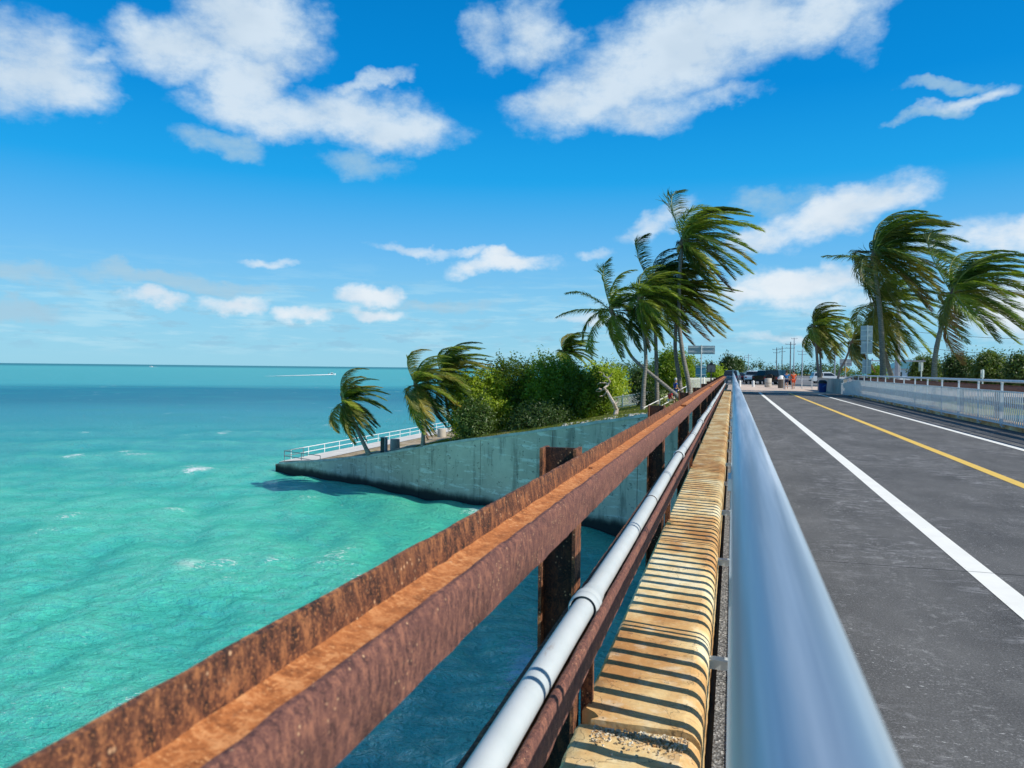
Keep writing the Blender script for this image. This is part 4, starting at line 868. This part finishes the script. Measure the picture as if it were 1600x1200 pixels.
tr = bush_px(1128, 1144, 556, 590, 170, BUSH_DARK, 6000, .24, 'far wind-shaped tree at the end of the rusty rail', 56, zb=-.3, group='far trees', cat='tree', name='tree')
bush_px(1140, 1161, 561, 590, 180, BUSH_DARK, 6000, .24, 'far round dark tree above the first parked cars', 57, zb=-.3, group='far trees', cat='tree', name='tree')
bush_px(1104, 1134, 574, 592, 150, BUSH, 2200, .2, 'low far shrub behind the historic marker', 58, zb=-.3, group='far trees')
# right side
for i, (x0, x1, yt, yb, Y, m_, l) in enumerate([(1423, 1470, 560, 596, 96, BUSH_DARK, 'round green tree behind the narrow parking sign'), (1474, 1530, 556, 604, 88, BUSH_DARK, 'bushy green tree right of the bowed palm trunk'), (1520, 1580, 552, 606, 84, BUSH_DARK, 'tall bushy green tree near the right edge'), (1570, 1640, 556, 608, 80, BUSH_DARK, 'green tree cut off by the right edge of the picture'), (1358, 1384, 572, 592, 120, BUSH, 'small green bush seen through the big palm trunks')]):
    bush_px(x0, x1, yt, yb, Y, m_, 18000 if i < 4 else 5000, .14, l, 60 + i, zb=-.4, group='bushes right of the bridge')
# far wooded shoreline
def far_wood(x0, x1, D, h, seed, label):
    A = at(x0, 584, Y=D); B = at(x1, 584, Y=D); g = np.random.default_rng(seed); L = B.x - A.x; lobes = []
    n = max(6, int(L / 7))
    for i in range(n): s = g.uniform(.6, 1.2); lobes.append((A.x + L * (i + .5) / n, D + g.uniform(-6, 6), h * .35 * s, L / n * .8, 6, h * .55 * s))
    V, F = leaves(lobes, int(n * 900), .38, seed); o = link('far_trees', mesh_np('far_trees', V, F, BUSH_DARK)); tag(o, label, 'woodland', kind='stuff')
far_wood(1148, 1310, 330, 5.2, 71, 'low far belt of trees behind the car park'); far_wood(1290, 1480, 300, 4.2, 72, 'low far belt of trees behind the right-hand palms'); far_wood(940, 1140, 260, 6.0, 73, 'far belt of trees behind the left-hand grove'); far_wood(1460, 1760, 210, 5.0, 74, 'far belt of trees behind the right-hand bushes')
# dead tree
def dead_tree():
    b = ground_at(961, 651, -2); Y = b.y; root = empty('dead_tree', b, 0, 'bare bleached twisted dead tree on the grass by the seawall', 'dead tree')
    def br(pts, r, nm):
        q = [b] + [at(x, y, Y=Y) for x, y in pts[1:]] if pts[0] is None else [at(x, y, Y=Y) for x, y in pts]
        q = [v + Vector((0, .25 * math.sin(i * 2.2), 0)) for i, v in enumerate(q)]
        MB().tube([tuple(v - b) for v in q], r, 7).build(nm, DEADWOOD, root, True)
    br([None, (963, 640), (960, 630), (953, 620), (948, 611), (945, 606), (950, 601), (953, 596), (950, 590), (941, 587)], [.19, .15, .125, .11, .095, .085, .075, .06, .045, .02], 'trunk')
    br([(946, 607), (941, 609), (937, 607), (931, 610)], [.065, .05, .04, .015], 'branch'); br([(951, 600), (944, 598), (938, 598), (933, 601)], [.055, .04, .025, .012], 'branch'); br([(950, 590), (954, 586), (957, 583)], [.06, .04, .02], 'branch'); br([(961, 632), (965, 627), (966, 620)], [.06, .04, .02], 'branch'); br([(948, 612), (943, 618), (938, 619)], [.05, .03, .015], 'branch'); br([(945, 588), (941, 582), (936, 581)], [.03, .02, .01], 'branch'); br([(941, 609), (936, 612), (932, 611)], [.05, .03, .015], 'branch')
dead_tree()
# tufts of grass on the bank
def tufts():
    g = np.random.default_rng(9); n = 26000; x = g.uniform(-24, -2, n); y = wall_y(x) + .6 + g.random(n) ** 1.4 * 24; z = np.interp(x, PX, PZ); h = g.uniform(.05, .22, n); a = g.uniform(0, 3.14, n); dx = np.cos(a) * .035; dy = np.sin(a) * .035
    V = np.stack([np.stack([x - dx, y - dy, z], 1), np.stack([x + dx, y + dy, z], 1), np.stack([x + h * .5, y, z + h], 1)], 1).reshape(-1, 3)
    tag(link('grass', mesh_np('grass', V, np.arange(3 * n).reshape(-1, 3), M_leaf('grass_blade', [(.3, (.09, .13, .02)), (.7, (.22, .25, .05)), (.9, (.32, .28, .10))], .3, .6))), 'short sunlit grass on the bank behind the seawall', 'grass', kind='stuff')
tufts()
def rocks():
    g = np.random.default_rng(19); me = MB().lathe([(.3, -.3), (.95, -.15), (1, .2), (.6, .6), (.1, .7)], n=7).me('rock', COPING)
    m = MB()
    for i in range(90):
        x = g.uniform(-11, -3.2); s = g.uniform(.06, .22); m.lathe([(s * .5, -s * .3), (s, 0), (s * .7, s * .5), (s * .1, s * .6)], (x, wall_y(x) + g.uniform(.5, 2.2), float(gz(x))), 6)
    tag(m.build('rubble_stones', COPING), 'pale rubble stones along the top of the wall near the bridge', 'rubble', kind='stuff')
rocks()

# ------------------------------------------------------------------ vehicles
def paint(name, c): 
    k = new_mat(name); return setp(k, Base_Color=c, Roughness=.28, Coat_Weight=.6, Metallic=.2)
def car(kind, col, loc, rz, label):
    root = empty('parked_car', loc, rz, label, {'pickup': 'pickup truck', 'suv': 'car', 'sedan': 'car', 'jeep': 'car'}[kind], 'vehicles parked beyond the plaza')
    if kind == 'sedan': L, W, low, cab, zr = 4.6, 1.8, [(-2.3, .35), (-2.28, .85), (-2.1, .98), (-1.5, 1.02), (1.0, .98), (2.1, .82), (2.3, .62), (2.28, .32)], [(-1.75, 1.0), (-1.1, 1.42), (.3, 1.45), (1.15, .97)], .33
    elif kind == 'suv': L, W, low, cab, zr = 4.8, 1.95, [(-2.4, .4), (-2.42, .95), (-2.35, 1.1), (1.1, 1.12), (2.2, 1.0), (2.4, .8), (2.38, .4)], [(-2.32, 1.1), (-2.1, 1.72), (.2, 1.78), (1.15, 1.1)], .38
    elif kind == 'jeep': L, W, low, cab, zr = 4.4, 1.9, [(-2.05, .55), (-2.1, 1.15), (.9, 1.18), (2.1, 1.12), (2.15, .6)], [(-2.08, 1.16), (-2.02, 1.86), (.35, 1.86), (.75, 1.16)], .42
    else: L, W, low, cab, zr = 5.7, 2.0, [(-2.85, .55), (-2.87, 1.12), (-.6, 1.14), (1.5, 1.15), (2.7, 1.05), (2.85, .8), (2.83, .5)], [(-.75, 1.13), (-.65, 1.80), (.9, 1.84), (1.55, 1.13)], .42
    # local: +x forward
    b = MB().prism(low, -W / 2, W / 2, 'Y').build('body', col, root, True, bevel=.05)
    m = MB(); n = len(cab)
    for s_ in (-1, 1):
        for i, (x, z) in enumerate(cab): top = z > 1.3; m.v.append((x, s_ * (W / 2 - (.20 if top else .05)), z))
    m.f = [tuple(range(n)), tuple(reversed(range(n, 2 * n)))] + [(i, (i + 1) % n, n + (i + 1) % n, n + i) for i in range(n)]
    c = m.build('cabin', col, root, True, bevel=.04)
    # glazing sits just proud of the cabin
    def lerp(a, b_, t): return a + (b_ - a) * t
    (xa, za), (xb, zb), (xc, zc_), (xd, zd) = cab
    for s_ in (-1, 1):
        g = MB()
        def pt(x, z): f_ = (z - za) / (zb - za); return (x, s_ * (W / 2 - lerp(.05, .20, f_) + .012), z)
        z1, z2 = za + .10, zb - .10
        def edge(z, a_, b_): f_ = (z - a_[1]) / (b_[1] - a_[1]); return lerp(a_[0], b_[0], f_)
        x1, x2 = edge(z1, cab[0], cab[1]) + .12, edge(z2, cab[0], cab[1]) + .12; x3, x4 = edge(z2, cab[3], cab[2]) - .12, edge(z1, cab[3], cab[2]) - .12; mid = (x2 + x3) / 2
        for q in (((x1, z1), (x2, z2), (mid - .04, z2), (mid - .04, z1)), ((mid + .04, z1), (mid + .04, z2), (x3, z2), (x4, z1))):
            n0 = len(g.v); g.v += [pt(*e) for e in q]; g.f.append(tuple(range(n0, n0 + 4)))
        g.build('side_window', GLASS, root)
    for (A, B, nm, o_) in ((cab[0], cab[1], 'rear_window', -.015), (cab[3], cab[2], 'windscreen', .015)):
        p1 = lerp(A[0], B[0], .15) + o_, lerp(A[1], B[1], .15); p2 = lerp(A[0], B[0], .85) + o_, lerp(A[1], B[1], .85); g = MB(); w1, w2 = W / 2 - .16, W / 2 - .26
        g.v = [(p1[0], -w1, p1[1]), (p1[0], w1, p1[1]), (p2[0], w2, p2[1]), (p2[0], -w2, p2[1])]; g.f = [(0, 1, 2, 3)]; g.build(nm, GLASS, root)
    wx = L * .30
    for x in (-wx, wx):
        for s_ in (-1, 1):
            t = MB().lathe([(zr * .6, -.11), (zr, -.09), (zr, .09), (zr * .6, .11)], n=16).build('wheel', TYRE, root, True, loc=(x, s_ * (W / 2 - .08), zr)); t.rotation_euler = (R(90), 0, 0)
            r_ = MB().lathe([(zr * .58, -.125), (zr * .3, -.10), (zr * .3, .10), (zr * .58, .125)], n=12).build('rim', CHROME, t)
    for s_ in (-1, 1):
        MB().box((-L / 2 - .0, s_ * (W / 2 - .2), .88), (.08, .22, .18)).build('tail_light', RED_LAMP, root); MB().box((L / 2 - .08, s_ * (W / 2 - .25), .74), (.1, .3, .13)).build('headlight', CHROME, root)
    MB().box((-L / 2 - .03, 0, .5), (.14, W * .92, .18)).build('bumper', BLACKP if kind != 'sedan' else col, root, bevel=.02)
    if kind == 'jeep': t = MB().lathe([(.2, -.12), (.38, -.1), (.38, .1), (.2, .12)], n=16).build('spare_wheel', TYRE, root, True, loc=(-2.25, .1, 1.0)); t.rotation_euler = (0, R(90), 0)
    if kind == 'pickup': MB().box((-1.8, 0, 1.16), (1.9, W - .3, .03)).build('bed_cover', BLACKP, root)
    return root
cb = paint('black_car_paint', (.012, .013, .016)); cw = paint('white_car_paint', (.74, .76, .77)); cn_ = paint('navy_car_paint', (.02, .035, .07)); cs = paint('silver_car_paint', (.42, .50, .58))
for kind, c, x, y, rz, l in (('suv', cn_, 1144, 598.5, 84, 'dark blue suv parked leftmost, just past the railing end'), ('sedan', cb, 1156.5, 597.5, 78, 'black sedan parked next to the dark blue suv'), ('sedan', cs, 1167.5, 597.5, 74, 'silver blue sedan parked between the black sedan and the white suv'), ('suv', cw, 1180, 599.5, 78, 'white suv seen from behind, parked in the middle of the row'), ('pickup', cb, 1195, 600.5, 76, 'black pickup parked behind the round concrete planter'), ('suv', cw, 1187, 594.5, 10, 'white van-like suv in the row farther back'), ('jeep', cb, 1217, 602, 62, 'big black boxy jeep parked behind the walkers')):
    car(kind, c, at(x, y, z=0), R(rz), l)
car('suv', cw, at(1293, 600, z=-.1) , R(10), 'white suv roof showing behind the blue bin'); car('suv', cw, Vector((27, 100, -.4)), R(0), 'white suv parked beyond the right-hand trees')
# white house on the right
hs_ = empty('house', (at(1414, 590, Y=190).x, 190, -.4), R(8), 'small white house with a teal roof far behind the right-hand palms', 'house')
MB().box((0, 0, 1.5), (7, 6, 3)).build('wall', WHITE, hs_); MB().prism([(-4.2, 3.0), (4.2, 3.0), (0, 5.0)], -3.6, 3.6, 'Y').build('roof', M_simple('teal_roof', (.10, .30, .36), .6), hs_)
for x in (-2.2, 0, 2.2): w_ = MB().box((x, -3.03, 1.7), (1.0, .08, 1.1)).build('window', GLASS, hs_); MB().box((x, -3.06, 1.08), (1.2, .12, .1)).build('sill', WHITE, w_)

# ------------------------------------------------------------------ people
SKIN = M_simple('skin', (.42, .22, .14), .6, 0, 4, .08, 0); HAIR = M_simple('dark_hair', (.02, .014, .01), .6, 0, 9, .2, 0); GREYCAP = M_simple('pale_cap', (.5, .5, .48), .7, 0, 4, .1, 0)
def cloth(name, c): return M_simple(name, c, .85, 0, 14, .12, .3, .01)
def skin_mesh(name, verts, edges, radii, mat, parent, root_i=0, sub=2):
    me = bpy.data.meshes.new(name); me.from_pydata(verts, edges, []); o = link(name, me, parent)
    md = o.modifiers.new('skin', 'SKIN'); sv = me.skin_vertices[0].data if me.skin_vertices else None
    if sv is None:
        bm = bmesh.new(); bm.from_mesh(me); bm.verts.layers.skin.verify(); bm.to_mesh(me); bm.free(); sv = me.skin_vertices[0].data
    for i, r_ in enumerate(radii): sv[i].radius = (r_, r_) if not isinstance(r_, tuple) else r_; sv[i].use_root = i == root_i
    md.use_smooth_shade = True; s_ = o.modifiers.new('sub', 'SUBSURF'); s_.levels = s_.render_levels = sub; me.materials.append(mat); return o
def person(loc, rz, label, shirt, short, H=1.72, step=.16, arms=(.25, .25), hair=HAIR, sit=False, top_mat=None):
    root = empty('person', loc, rz, label, 'person', 'people'); s = H / 1.72     # faces local +y
    hz = .95 if not sit else .5
    kl, kr = ((-.10, step * .9, .50), (.10, -step * .3, .50)) if not sit else ((-.12, .42, .52), (.12, .42, .50))
    al, ar = ((-.11, step, .08), (.11, -step * 1.5, .12)) if not sit else ((-.13, .46, .08), (.13, .44, .08))
    up = lambda z: z - .95 + hz
    V = [(0, 0, hz), (0, 0, up(1.18)), (0, 0, up(1.38)), (0, .01, up(1.50)), (0, .03, up(1.60)), (0, .03, up(1.70)),
         (-.09, 0, up(.90)), kl, al, (al[0], al[1] + .14, al[2] - .05), (.09, 0, up(.90)), kr, ar, (ar[0], ar[1] + .14, ar[2] - .05),
         (-.19, 0, up(1.40)), (-.27, -.02, up(1.12)), (-.25, arms[0], up(.90)), (-.24, arms[0] + .07, up(.83)), (.19, 0, up(1.40)), (.27, -.02, up(1.12)), (.25, arms[1], up(.90)), (.24, arms[1] + .07, up(.83))]
    E = [(0, 1), (1, 2), (2, 3), (3, 4), (4, 5), (0, 6), (6, 7), (7, 8), (8, 9), (0, 10), (10, 11), (11, 12), (12, 13), (2, 14), (14, 15), (15, 16), (16, 17), (2, 18), (18, 19), (19, 20), (20, 21)]
    RD = [(.14, .11), (.13, .10), (.13, .09), .055, .095, .085, .09, .06, .04, .035, .09, .06, .04, .035, .055, .045, .035, .035, .055, .045, .035, .035]
    skin_mesh('body', [tuple(c * s for c in v) for v in V], E, [tuple(x * s for x in r_) if isinstance(r_, tuple) else r_ * s for r_ in RD], SKIN, root)
    VS = [V[0], V[1], V[2], V[14], tuple(.5 * (a + b) for a, b in zip(V[14], V[15])), V[18], tuple(.5 * (a + b) for a, b in zip(V[18], V[19]))]
    skin_mesh('shirt', [tuple(c * s for c in v) for v in VS], [(0, 1), (1, 2), (2, 3), (3, 4), (2, 5), (5, 6)], [(.17 * s, .14 * s), (.155 * s, .125 * s), (.15 * s, .11 * s), .075 * s, .065 * s, .075 * s, .065 * s], shirt, root)
    m1 = tuple(.72 * b + .28 * a for a, b in zip(V[6], V[7])); m2 = tuple(.72 * b + .28 * a for a, b in zip(V[10], V[11]))
    skin_mesh('shorts', [tuple(c * s for c in v) for v in ((V[0][0], V[0][1], V[0][2] + .03), V[6], m1, V[10], m2)], [(0, 1), (1, 2), (0, 3), (3, 4)], [(.165 * s, .135 * s), .115 * s, .095 * s, .115 * s, .095 * s], short, root)
    MB().lathe([(.02, .14), (.07, .125), (.10, .07), (.108, 0), (.085, -.05)], (0, 0, 0), 12).build('hair', hair, root, True, loc=(0, .005 * s, up(1.68) * s))
    for sx_ in (-.035, .035): MB().lathe([(.004, -.008), (.01, 0), (.004, .008)], (sx_, .118, up(1.655)), 6).build('eye', BLACKP, root)
    MB().box((0, .125, up(1.625)), (.03, .04, .05)).build('nose', SKIN, root)
    return root
p1 = at(1228.5, 608, z=0); person(p1, R(-4), 'person in a blue t-shirt and dark shorts walking away on the plaza', cloth('blue_shirt', (.03, .20, .50)), cloth('navy_shorts', (.012, .02, .06)), 1.70)
p2 = at(1239.5, 608.5, z=0); pp = person(p2, R(6), 'person in an orange-red sleeveless outfit walking away beside the one in blue', cloth('orange_top', (.72, .10, .03)), cloth('orange_shorts', (.66, .09, .03)), 1.72, -.16)
p3 = at(1055, 628, Y=58); person((p3.x, 58, p3.z), R(-60), 'person in blue shirt and pale cap standing by the leaning trunk', cloth('royal_shirt', (.03, .08, .36)), cloth('blue_shorts', (.06, .12, .34)), 1.7, .05, hair=GREYCAP)
p4 = at(1047, 632, Y=57); person((p4.x, 57, p4.z - .1), R(-50), 'person in a red top and white trousers sitting low on the bank', cloth('red_top', (.50, .03, .04)), cloth('white_trousers', (.7, .68, .66)), 1.6, sit=True, hair=GREYCAP)
# stepped path rail beside them
q0 = at(1006, 637, Y=54); q1 = at(1074, 603, Y=64)
tube_rail([tuple(q0 - Vector((0, 0, 1))), tuple(q1 - Vector((0, 0, 1)))], 'ramp_handrail', 'pale handrail climbing the bank to the bridge end', 1.0, WHITE, 3.4, .03)
tag(MB().prism([(q0.y - .5, q0.z - 1.3), (q0.y - .5, q0.z - 1.02), (q1.y + 2, q1.z - 1.02), (q1.y + 2, q1.z - 2)], q0.x + .1, q0.x + 1.2, 'X').build('ramp', CONC), 'concrete ramp climbing the bank by the palms', 'ramp', kind='structure') if False else None

# ------------------------------------------------------------------ boats and their wakes
def boat(x, y, L, label, rz):
    q = at(x, y, z=SEA); root = empty('motor_boat', (q.x, q.y, SEA + .1), rz, label, 'boat', 'motor boats far out at sea')
    m = MB(); st = [(-.5, .16, .14), (-.2, .17, .14), (.2, .14, .16), (.42, .06, .2), (.5, .005, .23)]
    for fx, w2, zt in st: m.v += [(fx * L, -w2 * L, zt * L), (fx * L, -w2 * L * .6, -.02 * L), (fx * L, w2 * L * .6, -.02 * L), (fx * L, w2 * L, zt * L)]
    for i in range(4):
        for j in range(4): m.f.append((i * 4 + j, i * 4 + (j + 1) % 4, i * 4 + 4 + (j + 1) % 4, i * 4 + 4 + j))
    m.f += [(0, 1, 2, 3), (19, 18, 17, 16)]; m.build('hull', WHITE, root)
    MB().box((-.05 * L, 0, .30 * L), (.3 * L, .2 * L, .04 * L)).build('canopy', WHITE, root); MB().box((-.03 * L, 0, .2 * L), (.18 * L, .16 * L, .12 * L), 0, .8).build('console', BLACKP, root); MB().box((-.5 * L, 0, .14 * L), (.07 * L, .08 * L, .2 * L)).build('engine', BLACKP, root)
    for sx_ in (-.18, .08):
        for sy_ in (-.08, .08): MB().tube([(sx_ * L, sy_ * L, .12 * L), (sx_ * L, sy_ * L, .3 * L)], .03, 5).build('canopy_post', GALV, root)
    return q
def wake(A, B, w0, w1, label):
    m = MB(); n = 30; D = (B - A); sd_ = Vector((-D.y, D.x, 0)).normalized(); g = random.Random(4)
    for i in range(n): t = i / (n - 1); c = A + D * t; ww = (w0 + (w1 - w0) * t) * g.uniform(.5, 1.1) * (1 if t < .8 else (1 - t) * 5 + .02); m.v += [(c.x + sd_.x * ww, c.y + sd_.y * ww, SEA + .35 - .1 * t), (c.x, c.y, SEA + .9 - .6 * t), (c.x - sd_.x * ww, c.y - sd_.y * ww, SEA + .35 - .1 * t)]
    for i in range(n - 1): m.f += [(3 * i, 3 * i + 1, 3 * i + 4, 3 * i + 3), (3 * i + 1, 3 * i + 2, 3 * i + 5, 3 * i + 4)]
    tag(m.build('wake', FOAM), label, 'wake', kind='structure')
q = boat(519, 586, 9, 'motor boat with a long white wake beyond the leaning palm', R(5)); wake(q + Vector((-3, 0, 0)), at(415, 588.2, z=SEA), 7, 3, 'long white wake trailing the motor boat')
q = boat(236, 573.5, 16, 'tiny white boat near the horizon on the left', R(200)); wake(q + Vector((3, 0, 0)), q + Vector((28, 6, 0)), 16, 5, 'short white wake of the tiny boat near the horizon')
